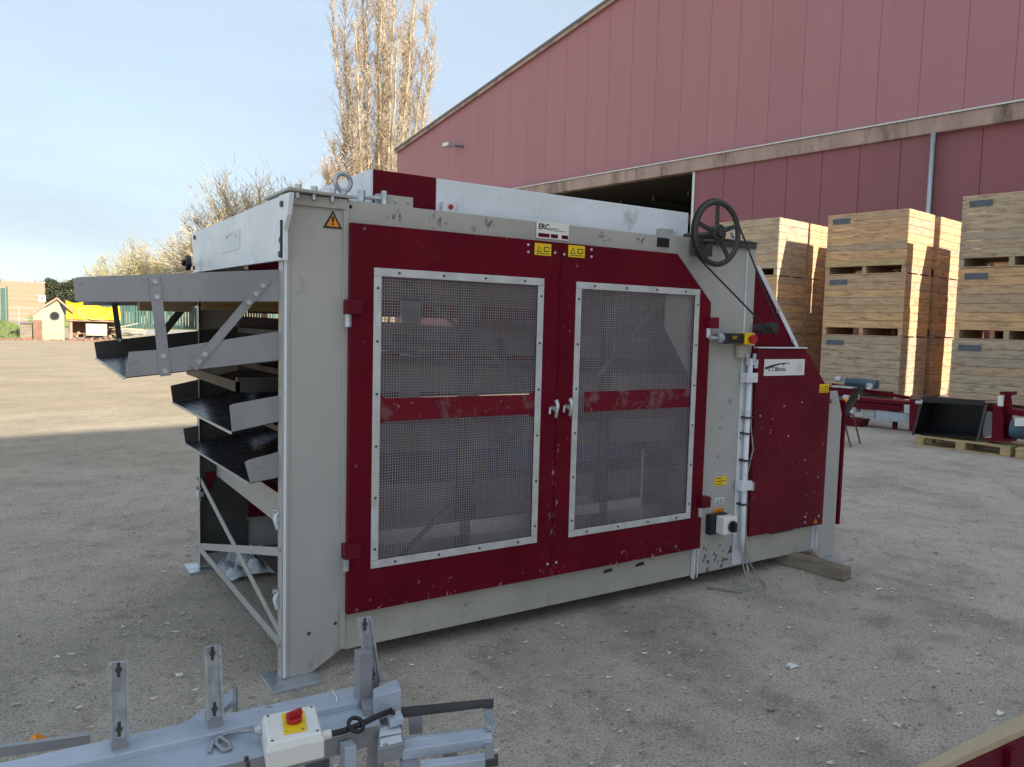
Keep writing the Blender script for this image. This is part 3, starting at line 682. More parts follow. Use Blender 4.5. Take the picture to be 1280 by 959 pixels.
# --- the two mesh doors
def mesh_door(poly, fx0, fx1, fz0, fz1, hx, hside, hz):
    yo, yi = -.045, -.012
    # door skin as four border panels round the opening, outline as in poly
    x0 = poly[0][0]; x1 = max(p[0] for p in poly)
    z0, z1 = .268, 2.018
    ins = .02
    ox0, ox1, oz0, oz1 = fx0+ins, fx1-ins, fz0+ins, fz1-ins
    m = MB()
    m.prism([(x0, yo, z0), (ox0, yo, z0), (ox0, yo, z1), (x0, yo, z1)], (0, yi-yo, 0))
    m.prism([(ox0, yo, z0), (ox1, yo, z0), (ox1, yo, oz0), (ox0, yo, oz0)], (0, yi-yo, 0))
    if poly[0][1]:   # cut corner
        cx, cz = poly[1]
        m.prism([(ox0, yo, oz1), (ox1, yo, oz1), (ox1, yo, z1 - (ox1-cx)/(x1-cx)*(z1-cz)), (cx, yo, z1), (ox0, yo, z1)], (0, yi-yo, 0))
        m.prism([(ox1, yo, z0), (x1, yo, z0), (x1, yo, cz), (ox1, yo, z1 - (ox1-cx)/(x1-cx)*(z1-cz))], (0, yi-yo, 0))
    else:
        m.prism([(ox0, yo, oz1), (ox1, yo, oz1), (ox1, yo, z1), (ox0, yo, z1)], (0, yi-yo, 0))
        m.prism([(ox1, yo, z0), (x1, yo, z0), (x1, yo, z1), (ox1, yo, z1)], (0, yi-yo, 0))
    d = m.build('mesh_door', M['door'], mc)
    # riveted aluminium strips round the mesh, each a piece of its own
    sw_ = .036
    for (a0, a1, b0, b1) in ((fx0, fx1, fz1-sw_, fz1), (fx0, fx1, fz0, fz0+sw_), (fx0, fx0+sw_, fz0+sw_+.001, fz1-sw_-.001), (fx1-sw_, fx1, fz0+sw_+.001, fz1-sw_-.001)):
        MB().box(a0, a1, yo-.007, yo-.0005, b0, b1).build('frame_strip', M['alu'], d, bev=.0015)
    m = MB()
    for k in range(6):
        zz = fz0 + .09 + k*(fz1-fz0-.18)/5
        for xx in (fx0+sw_/2, fx1-sw_/2): m.cyl((xx, yo-.007, zz), (0,-1,0), .006, .004, 8)
    for k in range(4):
        xx = fx0 + .12 + k*(fx1-fx0-.24)/3
        for zz in (fz0+sw_/2, fz1-sw_/2): m.cyl((xx, yo-.007, zz), (0,-1,0), .006, .004, 8)
    m.build('rivets', M['dark'], d)
    m = MB(); wx0, wx1, wz0, wz1 = fx0+.02, fx1-.02, fz0+.02, fz1-.02; st = .0127; r = .0014
    nxw = int((wx1-wx0)/st); nzw = int((wz1-wz0)/st)
    for k in range(nxw+1):
        x = wx0 + k*st; jit = .0008*math.sin(k*1.7); m.box(x-r+jit, x+r+jit, -.037, -.035, wz0, wz1)
    for k in range(nzw+1):
        z = wz0 + k*st; m.box(wx0, wx1, -.0348, -.0328, z-r, z+r)
    tag(m.build('wire_mesh', M['wire'], d), kind='stuff')
    # stiffener plate and thin diagonal brace behind the mesh
    zb = 1.115
    for z in hz: hinge(hx, z, hside, d)
    return d
dl = mesh_door([(.28, 0)] + [(1.413, 0)], .387, 1.309, .465, 1.83, .255, 1, (1.62, .53))
dr = mesh_door([(1.4215, 1), (2.235, 1.752), (2.525, 1.75)], 1.515, 2.424, .465, 1.825, 2.495, 1, (1.60, .52))
MB().prism([(.41, -.0415, 1.125), (.45, -.0415, 1.14), (1.24, -.0415, 1.14), (1.285, -.0415, 1.115), (1.285, -.0415, 1.265), (1.24, -.0415, 1.24), (.45, -.0415, 1.245), (.41, -.0415, 1.275)], (0, .003, 0)).build('stiffener_plate', M['maroon_worn'], dl)
MB().box(1.6, 2.405, -.0415, -.0385, 1.135, 1.245).build('stiffener_plate', M['maroon_worn'], dr)
MB().bar((.5, -.022, 1.81), (1.29, -.022, 1.25), .012, .022).build('diagonal_brace', M['dark'], dl)
MB().bar((.52, -.022, .47), (1.29, -.022, 1.12), .012, .022).build('diagonal_brace', M['dark'], dl)
MB().bar((2.2, -.022, 1.81), (1.62, -.022, 1.25), .012, .022).build('diagonal_brace', M['deck'], dr)
MB().bar((2.05, -.022, .47), (2.05, -.022, .9), .008, .012).build('rod', M['galv'], dr)
MB().box(1.413, 1.4165, -.052, -.02, .268, 2.018).build('edge_strip', M['maroon_old'], dl)
def handle(x, z, par):
    h = MB().cyl((x, -.045, z), (0,-1,0), .014, .035, 10).build('door_handle', M['galv'], par)
    MB().tube([(x, -.078, z+.045), (x+.004, -.09, z+.02), (x, -.08, z-.045)], .011, 8, .008).build('lever', M['alu'], h, smooth=True)
    MB().tube([(x, -.06, z), (x-.03, -.07, z+.004), (x-.04, -.08, z-.025)], .007, 8).build('catch', M['galv'], h)
handle(1.385, 1.165, dl); handle(1.475, 1.17, dr)
for (px, py) in ((660, 306), (660, 315), (693.5, 316), (684, 705)):
    MB().cyl(onY(px, py, -.046), (0,-1,0), .007, .004, 8).build('bolt', M['alu'], dl)
for (px, py) in ((705, 318), (739, 312), (739, 321), (695, 703)):
    MB().cyl(onY(px, py, -.046), (0,-1,0), .007, .004, 8).build('bolt', M['alu'], dr)
ysticker(668, 305.5, 689, 318.5, -.047, dl); ysticker(710, 308, 731, 321, -.047, dr)
# name plate on the top rail
a_ = onY(670, 298, -.004); b_ = onY(711, 284, -.004)
pl = stick(a_.x, b_.x, 2.036, 2.122, -.004, M['white'], mc, 'name_plate'); pw_ = b_.x-a_.x
text('ERC', a_.x+.012, -.0058, 2.083, .038, M['ink'], pl, off=.0012)
text('machinery', a_.x+.082, -.0058, 2.086, .014, M['ink'], pl)
MB().box(a_.x+.08, b_.x-.02, -.0064, -.0056, 2.079, 2.0815).build('print_line', M['ink'], pl)
for u0, u1 in ((.06, .4), (.44, .66), (.78, .98)):
    MB().box(a_.x+pw_*u0, a_.x+pw_*u1, -.0066, -.0056, 2.043, 2.062).build('print_bar', M['maroon'], pl)
MB().box(2.115, 2.205, -.006, -.001, 2.055, 2.105).build('black_plate', M['black'], mc)
# smudges of adhesive and grime along the rail, flat print
sm = M['smudge'] = mat('grey_smudge', (0.25, 0.24, 0.22), 0.7, var=0.4, vs_=40)
for x in (.5, .72, 1.0, 1.73, 1.98):
    m = MB()
    for k in range(9): xx = x+U(-.045, .045); zz = U(2.05, 2.095); m.prism([(xx, -.0009, zz), (xx+U(.006, .02), -.0009, zz-U(0, .01)), (xx+U(.0, .02), -.0009, zz+U(.006, .022))], (0, -.0006, 0))
    m.build('smudge', sm, mc)
# --- interior: sieve decks, posts, drive beams
for k, (z, zz, y0, y1) in enumerate(((1.78, 1.73, .25, 1.5), (1.5, 1.42, .2, 1.6), (1.3, 1.2, .2, 1.6), (1.0, .93, .2, 1.6), (.7, .62, .22, 1.55))):
    m = MB().hexa([(.2, y0, z), (2.6, y0, zz), (2.6, y1, zz), (.2, y1, z), (.2, y0, z+.03), (2.6, y0, zz+.03), (2.6, y1, zz+.03), (.2, y1, z+.03)])
    d = m.build('sieve_deck', M['deck'], mc)
    MB().hexa([(.2, y0-.03, z-.03), (2.6, y0-.03, zz-.03), (2.6, y0-.002, zz-.03), (.2, y0-.002, z-.03), (.2, y0-.03, z+.1), (2.6, y0-.03, zz+.1), (2.6, y0-.002, zz+.1), (.2, y0-.002, z+.1)]).build('side_board', M['deck'], d)
    MB().hexa([(.2, y1+.002, z-.03), (2.6, y1+.002, zz-.03), (2.6, y1+.03, zz-.03), (.2, y1+.002, z-.03), (.2, y1+.002, z+.1), (2.6, y1+.002, zz+.1), (2.6, y1+.03, zz+.1), (.2, y1+.03, z+.1)]).build('side_board', M['deck'], d)
for x in (.98, 1.9):
    for y in (.16, 1.66): MB().box(x-.03, x+.03, y-.03, y+.03, .1, 2.08).build('upright', M['dark'], mc)
for y in (.3, 1.5): MB().bar((.35, y, .42), (2.5, y, .42), .05, .1).build('drive_beam', M['grey_dirty'], mc)
q0_, q1_ = onY(440, 676, .14), onY(690, 647, .14)
MB().bar(q0_, q1_, .02, .07).build('inner_rail', M['alu'], mc)
q0_, q1_ = onY(705, 640, .14), onY(800, 628, .14)
MB().bar(q0_, q1_, .02, .06).build('inner_rail', M['alu'], mc)
MB().box(1.25, 2.3, .35, .9, .78, .9).build('blue_tray', M['blue'], mc, bev=.01)
m = MB()
m.tube([(.55, .1, 1.52), (1.05, .1, 1.45), (1.13, .1, 1.43), (1.155, .1, 1.47), (1.15, .1, 1.52)], .02, 8).tube([(.5, .1, 1.47), (1.05, .1, 1.385), (1.13, .1, 1.375), (1.18, .1, 1.41), (1.18, .1, 1.48)], .012, 8)
m.build('feed_hose', M['dark'], mc, smooth=True)
# rear side boards and partition of the right section
for (z0, z1) in ((.3, .95), (1.05, 1.38), (1.62, 2.0)): MB().box(.3, 2.9, W-.03, W-.012, z0, z1).build('rear_board', M['maroon_old'], mc)
MB().box(1.35, 1.5, W-.05, W-.031, .3, 2.0).build('rear_upright', M['grey'], mc)
MB().box(2.7, 2.72, .02, W-.02, .3, 2.1).build('bulkhead', M['deck'], mc)
m = MB()
for k in range(24): m.box(.3+k*.05, .3016+k*.05, W-.045, W-.043, 1.38, 1.62)
for k in range(6): m.box(.3, 1.5, W-.042, W-.040, 1.4+k*.045, 1.4016+k*.045)
tag(m.build('rear_wire_mesh', M['wire'], mc), kind='stuff')
MB().box(.3, 3.9, .03, W-.07, .11, .116).build('floor_tray', M['deck'], mc)  # set low to block light and darken the ground beneath

# --- top cover (white) with the maroon end, eyebolts and hinge hardware
cv = MB().box(.765, 2.455, .1, 1.5, 2.122, 2.285).build('top_cover', M['cover'], mc, bev=.004)
mcap = MB().prism([(.44, .1, 2.165), (.6, .1, 2.165), (.66, .1, 2.122), (.765-.003, .1, 2.122), (.765-.003, .1, 2.288), (.44, .1, 2.288)], (0, 1.4, 0)).build('cover_end', M['maroon'], mc, bev=.003)
MB().box(.425, .438, .1, 1.5, 2.12, 2.286).build('cover_lip', M['cover'], mcap)
MB().box(.44, .62, .05, .09, 2.12, 2.172).build('bracket', M['grey_dirty'], mc, bev=.003)
for x in (.47, .53, .59): MB().cyl((x, .05, 2.15), (0,-1,0), .009, .006, 6).build('bolt', M['galv'], mc)
MB().box(.78, .85, .06, .098, 2.12, 2.175).build('bracket', M['cover'], mc, bev=.002)
MB().cyl((.82, .058, 2.15), (0,-1,0), .012, .01, 8).build('bolt', M['red'], mc)
MB().box(2.2, 2.3, .06, .098, 2.12, 2.17).build('bracket', M['grey'], mc, bev=.002)
def eyebolt(x, y, z, Rr, rr, up=.02):
    e = MB().torus((x, y, z+Rr+rr+up), (.15, -1, 0), Rr, rr).cyl((x, y, z), (0,0,1), rr*1.7, up+rr, 12).build('eyebolt', M['galv'], mc, smooth=True)
eyebolt(.28, .06, 2.135, .038, .011); eyebolt(2.84, .08, 2.138, .034, .009)
MB().tube([(.3, .12, 2.15), (.48, .02, 2.15)], .009, 8).cyl((.37, .07, 2.13), (0,0,1), .018, .05, 6).cyl((.46, .02, 2.12), (0,0,1), .014, .06, 6).build('tensioner', M['galv'], mc)
MB().box(.3, .43, .04, .1, 2.119, 2.127).build('bracket', M['galv'], mc)

# --- left end cover
pxs = [(362, 240), (359, 268), (354, 288), (354, 325), (242, 341), (240, 292)]
pts = [onX(px, py, -.022) for px, py in pxs]
lc = MB().prism(pts, (.02, 0, 0)).build('end_cover', M['cover'], mc, bev=.002)
MB().box(-.001, .3, .0, 1.83, 2.085, 2.099).build('cover_top', M['cover'], lc)
MB().box(-.03, -.0225, -.058, -.046, 1.845, 2.0).build('edge_trim', M['rubber'], lc)
for (px, py) in ((353, 255), (351, 318), (244, 297), (243, 335), (352, 300)):
    MB().cyl(onX(px, py, -.022), (-1,0,0), .013, .009, 8).build('bolt', M['dark'], lc)
s4 = [onX(px, py, -.0225) for px, py in ((275, 292), (300, 285.5), (300, 311), (276, 317))]
st_ = MB().prism(s4, (-.0015, 0, 0)).build('sticker', M['silver'], lc)
cc_ = onX(288, 303, -.0245)
mm = MB(); arc = [cc_ + Vector((0, .11*math.cos(t), .035*math.sin(t)+.008)) for t in [math.pi*k/12 for k in range(2, 12)]]
mm.tube(arc, .003, 4).build('emblem', M['galv'], st_)
MB().cyl(onX(240, 330, -.03), (-1,0,0), .012, .05, 8).build('knob_stem', M['galv'], lc)
kp = onX(238, 329, -.08); MB().cyl(kp, (-1,0,0), .045, .03, 12).cyl(kp+Vector((-.03,0,0)), (-1,0,0), .02, .02, 10).build('knob', M['black'], lc, bev=.006)

# --- outlet chutes on the left end
YF, YR = .05, W-.04
def platepx(px, y, th=.004): return MB().prism([onY(a, b, y) for a, b in px], (0, th, 0))
# upper guard beam pair
bm = platepx([(92, 348), (97, 346.5), (352, 337), (352, 377), (98, 377.5), (94, 376)], YF).build('guard_plate', M['steel_grey'], mc, bev=.0015)
fp = [onY(a, b, YF) for a, b in ((92, 348), (352, 337), (352, 377), (95, 377.5))]
rp_ = [Vector((-.62, YR, fp[0].z)), Vector((.3, YR, fp[1].z)), Vector((.3, YR, fp[2].z)), Vector((-.62, YR, fp[3].z))]
MB().prism(rp_, (0, .004, 0)).build('guard_plate', M['steel_grey'], mc)
bx0, bz0 = fp[3].x, fp[3].z
for (p0, p1, p2, p3, yy) in ((175, 378, 240, 388.5, 1.1), (256, 376, 352, 387.5, 1.12)):
    a_ = onY(p0, p3, yy); b_ = onY(p2, p1, yy)
    MB().box(a_.x, b_.x, yy, yy+.1, min(a_.z, b_.z-.03), b_.z).build('slat', M['woodnew'], mc)
MB().prism([(-.74, YF+.01, 1.7), (.3, YF+.01, 1.74), (.3, YR-.01, 1.74), (-.6, YR-.01, 1.7)], (0, 0, -.01)).build('belt', M['belt'], mc)
# first chute
def chute(front, rear_off, floor_l, floor_r, zr, depth=.6, rear_h=.085, mt_front='steel_grey', name='outlet_chute', yf=YF):
    pf = [onY(a, b, yf) for a, b in front]       # front plate outline, first two along the top edge, last is the lower left corner
    c = MB().prism(pf, (0, .004, 0)).build(name, M[mt_front], mc, bev=.0012)
    L = pf[-1]; Rr_ = pf[-2]
    sl_ = (Rr_.z - L.z)/max(1e-3, (Rr_.x - L.x))
    xin = .5
    A = L + Vector((0, .005, 0)); B = Vector((xin, yf+.005, L.z + sl_*(xin-L.x)))
    Rl = Vector((L.x + rear_off[0], YR, L.z + rear_off[1])); Rr2 = Vector((xin, YR, Rl.z + sl_*(xin-Rl.x)))
    MB().prism([A, B, Rr2, Rl], (0, 0, -.004)).build('floor_sheet', M['belt'], c)
    MB().bar(A+Vector((-.003, 0, -.004)), Rl+Vector((-.003, 0, -.004)), .006, .012).build('front_lip', M['galv'], c)
    MB().prism([Rl+Vector((0, .001, 0)), Rr2+Vector((0, .001, 0)), Rr2+Vector((0, .001, rear_h*1.3)), Rl+Vector((-.012, .001, rear_h))], (0, .004, 0)).build('rear_wall', M['dark'], c)
    return c, L, Rl
c1, L1, R1 = chute([(161, 440), (200, 437), (352, 414), (352, 450), (220, 465), (157, 472)], (.045, -.01), None, None, 0, rear_h=.09)
c2, L2, R2 = chute([(287, 507), (292, 505), (352, 494), (352, 526), (290, 540)], (.05, -.045), None, None, 0, rear_h=.1)
c3, L3, R3 = chute([(306, 578), (311, 575), (352, 564), (352, 596), (313, 604)], (.045, -.075), None, None, 0, rear_h=.09)
def strap(p, q, y, w_, holes, mt='steel_grey'):
    a = onY(*p, y); b = onY(*q, y); s = MB().bar(a, b, w_, .005, up=(0, 1, 0)).build('strap', M[mt], mc, bev=.001)
    for t in holes:
        MB().cyl(a.lerp(b, t)+Vector((0, -.003, 0)), (0,-1,0), .011, .007, 6).build('bolt', M['galv'], s)
strap((193, 346), (207, 470), YF-.006, .042, (.05, .2, .8, .95))
strap((335, 349), (241, 460), YF-.006, .036, (.08, .17, .27, .85, .93))
strap((143, 379), (150, 430), YR-.02, .03, (.9,), 'dark'); strap((228, 386), (205, 415), YR-.25, .04, (), 'dark')
ip = onY(168, 437, YF+.01)
# grey channel above the second chute, white legs and latches
a_ = onY(297, 472, .3); b_ = onY(352, 484, .3)
MB().box(a_.x, .5, .3, .34, b_.z-.02, a_.z).build('channel', M['dark'], mc)
MB().box(a_.x, a_.x+.01, .3, 1.5, b_.z-.02, a_.z-.02).build('channel', M['dark'], mc)
MB().box(.10, .105, .03, W-.05, .6, .75).box(.105, .15, .03, W-.05, .6, .604).build('cross_rail', M['grey'], mc, bev=.001)
for (y, z) in ((.045, .72), (.045, .36), (1.7, .5)):
    l = MB().tube([(-.008, y, z-.045), (-.018, y+.01, z), (-.008, y, z+.04)], .01, 8).build('clamp', M['cover'], mc, smooth=True)
    MB().box(-.015, .01, y-.015, y+.02, z-.015, z+.015).cyl((-.015, y, z+.04), (-1,0,0), .012, .014, 8).build('clamp_block', M['galv'], l)
kb = lambda y0, z0, y1, z1, xo: MB().prism([(-.002-xo, y0, z0-.02), (-.002-xo, y1, z1-.02), (-.002-xo, y1, z1+.02), (-.002-xo, y0, z0+.02)], (.005, 0, 0)).build('brace', M['grey'], mc)
for (y0, z0, y1, z1, xo) in ((1.78, .15, .02, .58, .0), (1.775, .15, .02, .17, .0055), (1.78, .585, .02, .19, -.006)):
    kb(y0, z0, y1, z1, xo)
for (y, z) in ((.025, .165), (.025, .59), (1.775, .15), (1.775, .585)):
    MB().cyl((-.006, y, z), (-1,0,0), .012, .008, 6).build('bolt', M['galv'], mc)
MB().prism([(.03, W-.03, .62), (.1, W-.03, .62), (.06, W-.03, .5)], (0, -.01, 0)).build('red_bracket', M['maroon'], mc)
MB().box(.005, .3, W-.02, W-.006, .1, 1.0).build('rear_panel', M['dark'], mc)

# --- handwheel, belt and pulley
wc = Vector((2.434, -.15, 2.142))
wh = MB().torus(wc, (0,1,0), .175, .016, 40, 10).build('handwheel', M['iron'], mc, smooth=True)
for k in range(5):
    t = math.pi/2 + .03 + k*2*math.pi/5; d = Vector((math.cos(t), 0, math.sin(t)))
    MB().bar(wc + d*.03, wc + d*.168, .026, .014, up=(0, 1, 0)).build('spoke', M['iron'], wh, bev=.004)
MB().cyl(wc+Vector((0,-.025,0)), (0,1,0), .05, .05, 20).cyl(wc+Vector((0,-.045,0)), (0,1,0), .027, .03, 14).build('hub', M['iron'], wh, bev=.004)
MB().cyl(wc+Vector((0,.02,0)), (0,1,0), .02, .3, 12).build('shaft', M['dark'], wh)
MB().tube([wc+Vector((0,-.02,.0))+Vector((-.12,0,-.06)), wc+Vector((-.12,-.09,-.06))], .014, 10).build('grip', M['black'], wh, smooth=True)
MB().box(2.36, 2.5, -.06, -.02, 2.02, 2.125).build('wheel_bracket', M['dark'], wh)
pc = onY(966, 410, -.13)
pu = MB().cyl(pc+Vector((0,-.02,0)), (0,1,0), .034, .05, 20).cyl(pc+Vector((-.055,.0,-.005)), (0,1,0), .03, .07, 12).build('pulley', M['iron'], mc, bev=.004)
MB().tube([pc, pc+Vector((-.06, .1, 0))], .012, 8).build('pulley_shaft', M['dark'], pu)
# belt: outer tangents round both wheels
dv = Vector((pc.x-wc.x, 0, pc.z-wc.z)); L_ = dv.length; ang = math.atan2(dv.z, dv.x); r1, r2 = .193, .038; be = math.acos((r1-r2)/L_)
pts = []
for k in range(25):
    t = ang + be + (2*math.pi - 2*be)*k/24; pts.append(Vector((wc.x + r1*math.cos(t), wc.y+.01, wc.z + r1*math.sin(t))))
for k in range(9):
    t = ang - be + 2*be*k/8; pts.append(Vector((pc.x + r2*math.cos(t), wc.y+.01, pc.z + r2*math.sin(t))))
pts.append(pts[0])
MB().tube(pts, .0055, 6).build('drive_belt', M['rubber'], mc, smooth=True)

# --- emergency stop, rotary switch, conduit, cables, stickers
a_ = onY(903, 430, -.08); b_ = onY(928, 416, -.08)
es = MB().box(a_.x+.005, b_.x, -.1, -.03, a_.z+.002, b_.z-.004).build('motor_switch', M['black'], mc, bev=.008)
MB().cyl((a_.x-.035, -.065, (a_.z+b_.z)/2), (1,0,0), .03, .042, 14).tube([(a_.x-.1, -.065, (a_.z+b_.z)/2), (a_.x-.03, -.065, (a_.z+b_.z)/2)], .011, 8).build('gland', M['galv'], es)
MB().box(b_.x+.002, b_.x+.075, -.105, -.025, a_.z-.002, b_.z).build('stop_box', M['yellow'], es, bev=.004)
MB().cyl((b_.x+.045, -.106, (a_.z+b_.z)/2-.003), (0,-1,0), .02, .015, 12).cyl((b_.x+.045, -.12, (a_.z+b_.z)/2-.003), (0,-1,0), .027, .02, 16).build('stop_button', M['red'], es, bev=.003)
MB().box(b_.x+.078, b_.x+.13, -.07, -.02, a_.z-.01, b_.z).build('junction_box', M['grey'], es, bev=.002)
MB().box(b_.x+.02, b_.x+.1, -.04, -.014, a_.z-.085, a_.z-.008).build('bracket', M['grey'], es, bev=.002)
text('/////', a_.x+.06, -.1015, a_.z+.03, .03, M['yellow'], es, name='marking')
cx_ = 2.895
cd_ = MB().tube([(cx_, -.045, a_.z-.09), (cx_, -.045, .62), (cx_, -.05, .3), (cx_+.004, -.05, .2)], .017, 10).build('conduit', M['cover'], mc, smooth=True)
MB().tube([(cx_-.035, -.05, a_.z-.06), (cx_-.03, -.05, a_.z-.13)], .012, 8).tube([(cx_+.035, -.05, a_.z-.06), (cx_+.02, -.05, a_.z-.13)], .012, 8).build('gland', M['galv'], cd_)
for z in (1.3, .62): MB().box(cx_-.05, cx_+.05, -.07, -.013, z-.03, z+.03).build('clip', M['cover'], cd_, bev=.004)
for z in (1.05, .95, .78, .5): MB().box(cx_-.028, cx_+.028, -.066, -.013, z-.006, z+.006).build('cable_tie', M['dark'], cd_)
# thin cables beside the conduit down to the ground
for k, (dx, pts) in enumerate((( .03, [(cx_+.03, -.04, 1.3), (cx_+.028, -.05, 1.0), (cx_+.05, -.06, .85), (cx_+.02, -.05, .7), (cx_+.03, -.05, .35), (cx_+.01, -.08, .2), (cx_-.03, -.13, .08), (cx_-.08, -.2, .02), (cx_-.2, -.16, .01), (cx_-.3, -.05, .012)]),
    (0, [(cx_+.01, -.05, .3), (cx_+.02, -.07, .15), (cx_+.0, -.12, .07), (cx_-.06, -.22, .015), (cx_-.02, -.25, .012), (cx_+.06, -.2, .012), (cx_+.13, -.1, .012), (cx_+.09, -.05, .1), (cx_+.04, -.04, .25)]),
    (0, [(cx_-.05, -.06, .33), (cx_-.02, -.06, .2), (cx_-.05, -.12, .1), (cx_-.1, -.22, .02), (cx_-.18, -.2, .01), (cx_-.26, -.1, .012)]))):
    MB().tube(pts, .0045, 6).build('cable', M['cablegrey'], mc, smooth=True)
# rotary switch box lower down
a_ = onY(893, 679, -.06); sx0 = 2.655
sb = MB().box(sx0-.045, sx0+.1, -.045, -.003, .335, .46).build('switch_base', M['black'], mc, bev=.004)
MB().prism([(sx0-.005, -.046, .345), (sx0+.115, -.046, .345), (sx0+.115, -.046, .45), (sx0-.005, -.046, .455)], (0, -.07, 0)).build('switch_box', M['white'], sb, bev=.008)
MB().cyl((sx0+.062, -.117, .395), (0,-1,0), .036, .014, 18).build('rotary_knob', M['black'], sb, bev=.003)
MB().box(sx0+.05, sx0+.074, -.15, -.132, .365, .425).build('rotary_knob', M['black'], sb, bev=.003)
ysticker(893, 595, 908, 608, -.002, mc, 'yellow', 3)
ysticker(893, 621, 905, 631, -.002, mc, 'silver', 2); ysticker(891, 634, 905, 644, -.002, mc, 'orange', 2)
# small bolts and knobs on the side panel
for (px, py) in ((912, 500), (902, 520), (900, 535), (924, 548), (897, 570), (880, 700)):
    MB().cyl(onY(px, py, -.002), (0,-1,0), .007, .01, 8).build('bolt', M['galv'], mc)
MB().cyl(onY(913, 500, -.002), (0,-1,0), .013, .015, 10).build('bolt', M['galv'], mc)
for (px, py) in ((419, 779), (386, 792)):
    MB().cyl(onY(px, py, -.001), (0,-1,0), .008, .004, 8).build('bolt_hole', M['dark'], mc)
for (px, py) in ((760, 715), (800, 707)):
    MB().prism([onY(px-6, py+2, -.001), onY(px+6, py-1, -.001), onY(px+4, py-5, -.001), onY(px-5, py-2, -.001)], (0, -.001, 0)).build('oil_spot', M['ink'], mc)
g = MB()
for k in range(26):
    p = onY(U(878, 916), U(680, 705) + (0 if k % 2 else U(-3, 20)), -.0015); s = U(.003, .011)
    g.prism([p+Vector((-s,0,-s)), p+Vector((s*U(.4,1),0,-s*U(.4,1))), p+Vector((s*U(.2,1),0,s*U(.6,2.6))), p+Vector((-s*U(.3,1),0,s))], (0, -.0008, 0))
tag(g.build('grease_splash', M['dark'], mc), kind='stuff')

# ================================================================== THINGS ON THE GROUND NEAR THE MACHINE
# old timber under the right end of the machine
pA = onZ(1054, 712, .1); pB = onZ(990, 694.6, .1); d_ = (pB-pA); d_.z = 0; d_.normalize(); sdv = Vector((-d_.y, d_.x, 0))
if sdv.y < 0: sdv = -sdv
tb = MB(); o_ = onZ(1054, 728, 0); o_.z = 0
far_ = o_ + d_*1.5
tb.hexa([o_, o_+sdv*.1, far_+sdv*.1, far_, o_+Vector((0,0,.085)), o_+sdv*.1+Vector((0,0,.085)), far_+sdv*.1+Vector((0,0,.085)), far_+Vector((0,0,.085))][0:8])
tag(tb.build('timber_beam', M['timber'], bev=.004), 'old squared timber lying under the right end of the grading machine', 'timber')
# crumpled plastic film under the left end
g = MB(); c_ = onZ(312, 712, 0); n_ = 15
for j in range(n_):
    for i in range(n_):
        u, v = i/(n_-1)*2-1, j/(n_-1)*2-1; e = max(0, 1-(u*u+v*v)*.55)
        g.v.append((c_.x + u*.2+U(-.01,.01), c_.y + v*.2+U(-.01,.01), .01 + .13*e*abs(math.sin(u*5+v*2)*math.cos(v*6+1))+U(0,.05)*e))
for j in range(n_-1):
    for i in range(n_-1): g.f.append((j*n_+i, j*n_+i+1, (j+1)*n_+i+1, (j+1)*n_+i))
tag(g.build('plastic_film', M['film'], smooth=True), 'crumpled pale bluish plastic film on the ground under the left end of the machine', 'plastic film')
# two scraps
for (px, py, s_, mt, lb) in ((990, 834, .035, 'white', 'pale flat scrap of paper alone on the open ground right of the machine'), (1250, 893, .02, 'white', 'small white scrap of paper near the bottom right corner')):
    c_ = onZ(px, py, 0); g = MB()
    g.add([c_+Vector((-s_, -s_*.4, .004)), c_+Vector((s_*.9, -s_*.5, .006)), c_+Vector((s_*1.2, s_*.3, .004)), c_+Vector((0, s_*.6, .016)), c_+Vector((-s_*.9, s_*.35, .004)), c_+Vector((0,0,.012))], [(0,1,5),(1,2,5),(2,3,5),(3,4,5),(4,0,5)])
    tag(g.build('paper_scrap', M[mt]), lb, 'scrap')
c_ = onZ(45, 931, 0)
g = MB(); g.add([c_+Vector((-.05,0,.0)), c_+Vector((.0,-.03,.02)), c_+Vector((.06,0,.0)), c_+Vector((.02,.04,.01)), c_+Vector((0,.0,.045))], [(0,1,4),(1,2,4),(2,3,4),(3,0,4)])
tag(g.build('dry_leaf', M['orange']), 'curled orange leaf lying on the ground at the left edge behind the rail', 'leaf')

# ------------------------------------------------------------------ foreground conveyor frame
fr_o = Vector((-.45, -1.15, 0))
fr = empty('conveyor_section', fr_o, 0, 'blue grey steel conveyor section with three upright brackets lying in the foreground', 'conveyor')
IF = inv(fr)
def FB(): return MB(IF)
def zq(px, z, th): return FB().prism([onZ(a, b, z) for a, b in px], (0, 0, -th))
zq([(-40, 962), (445, 857), (450, 877), (-40, 984)], .45, .055).build('back_beam', M['blue_grey'], fr, bev=.003)
dk = zq([(-40, 994), (452, 883), (470, 884), (476, 905), (332, 944), (-40, 1032)], .43, .05).build('deck_plate', M['blue_grey'], fr, bev=.003)
zq([(-40, 984.5), (450, 877.5), (451, 882), (-40, 993)], .41, .03).build('slot', M['dark'], fr)
fl = FB().prism([onZ(a, b, .43) + Vector((0, -.002, 0)) for a, b in ((332, 944), (476, 905))] + [onZ(a, b, .43) + Vector((0, -.002, -.055)) for a, b in ((476, 905), (332, 944))], (0, -.004, 0)).build('side_plate', M['steel_grey'], fr)
FB().prism([onZ(a, b, .43) + Vector((0, -.002, 0)) for a, b in ((-40, 1032), (332, 944))] + [onZ(a, b, .43) + Vector((0, -.002, -.09)) for a, b in ((332, 944), (-40, 1032))], (0, -.004, 0)).build('side_plate', M['steel_grey'], fr)
eb = zq([(466, 861), (496, 848), (502, 862), (468, 871)], .5, .075).build('end_block', M['blue_grey'], fr, bev=.003)
zq([(450, 872), (500, 866), (500, 880), (455, 886)], .455, .06).build('end_block', M['steel_grey'], fr, bev=.002)
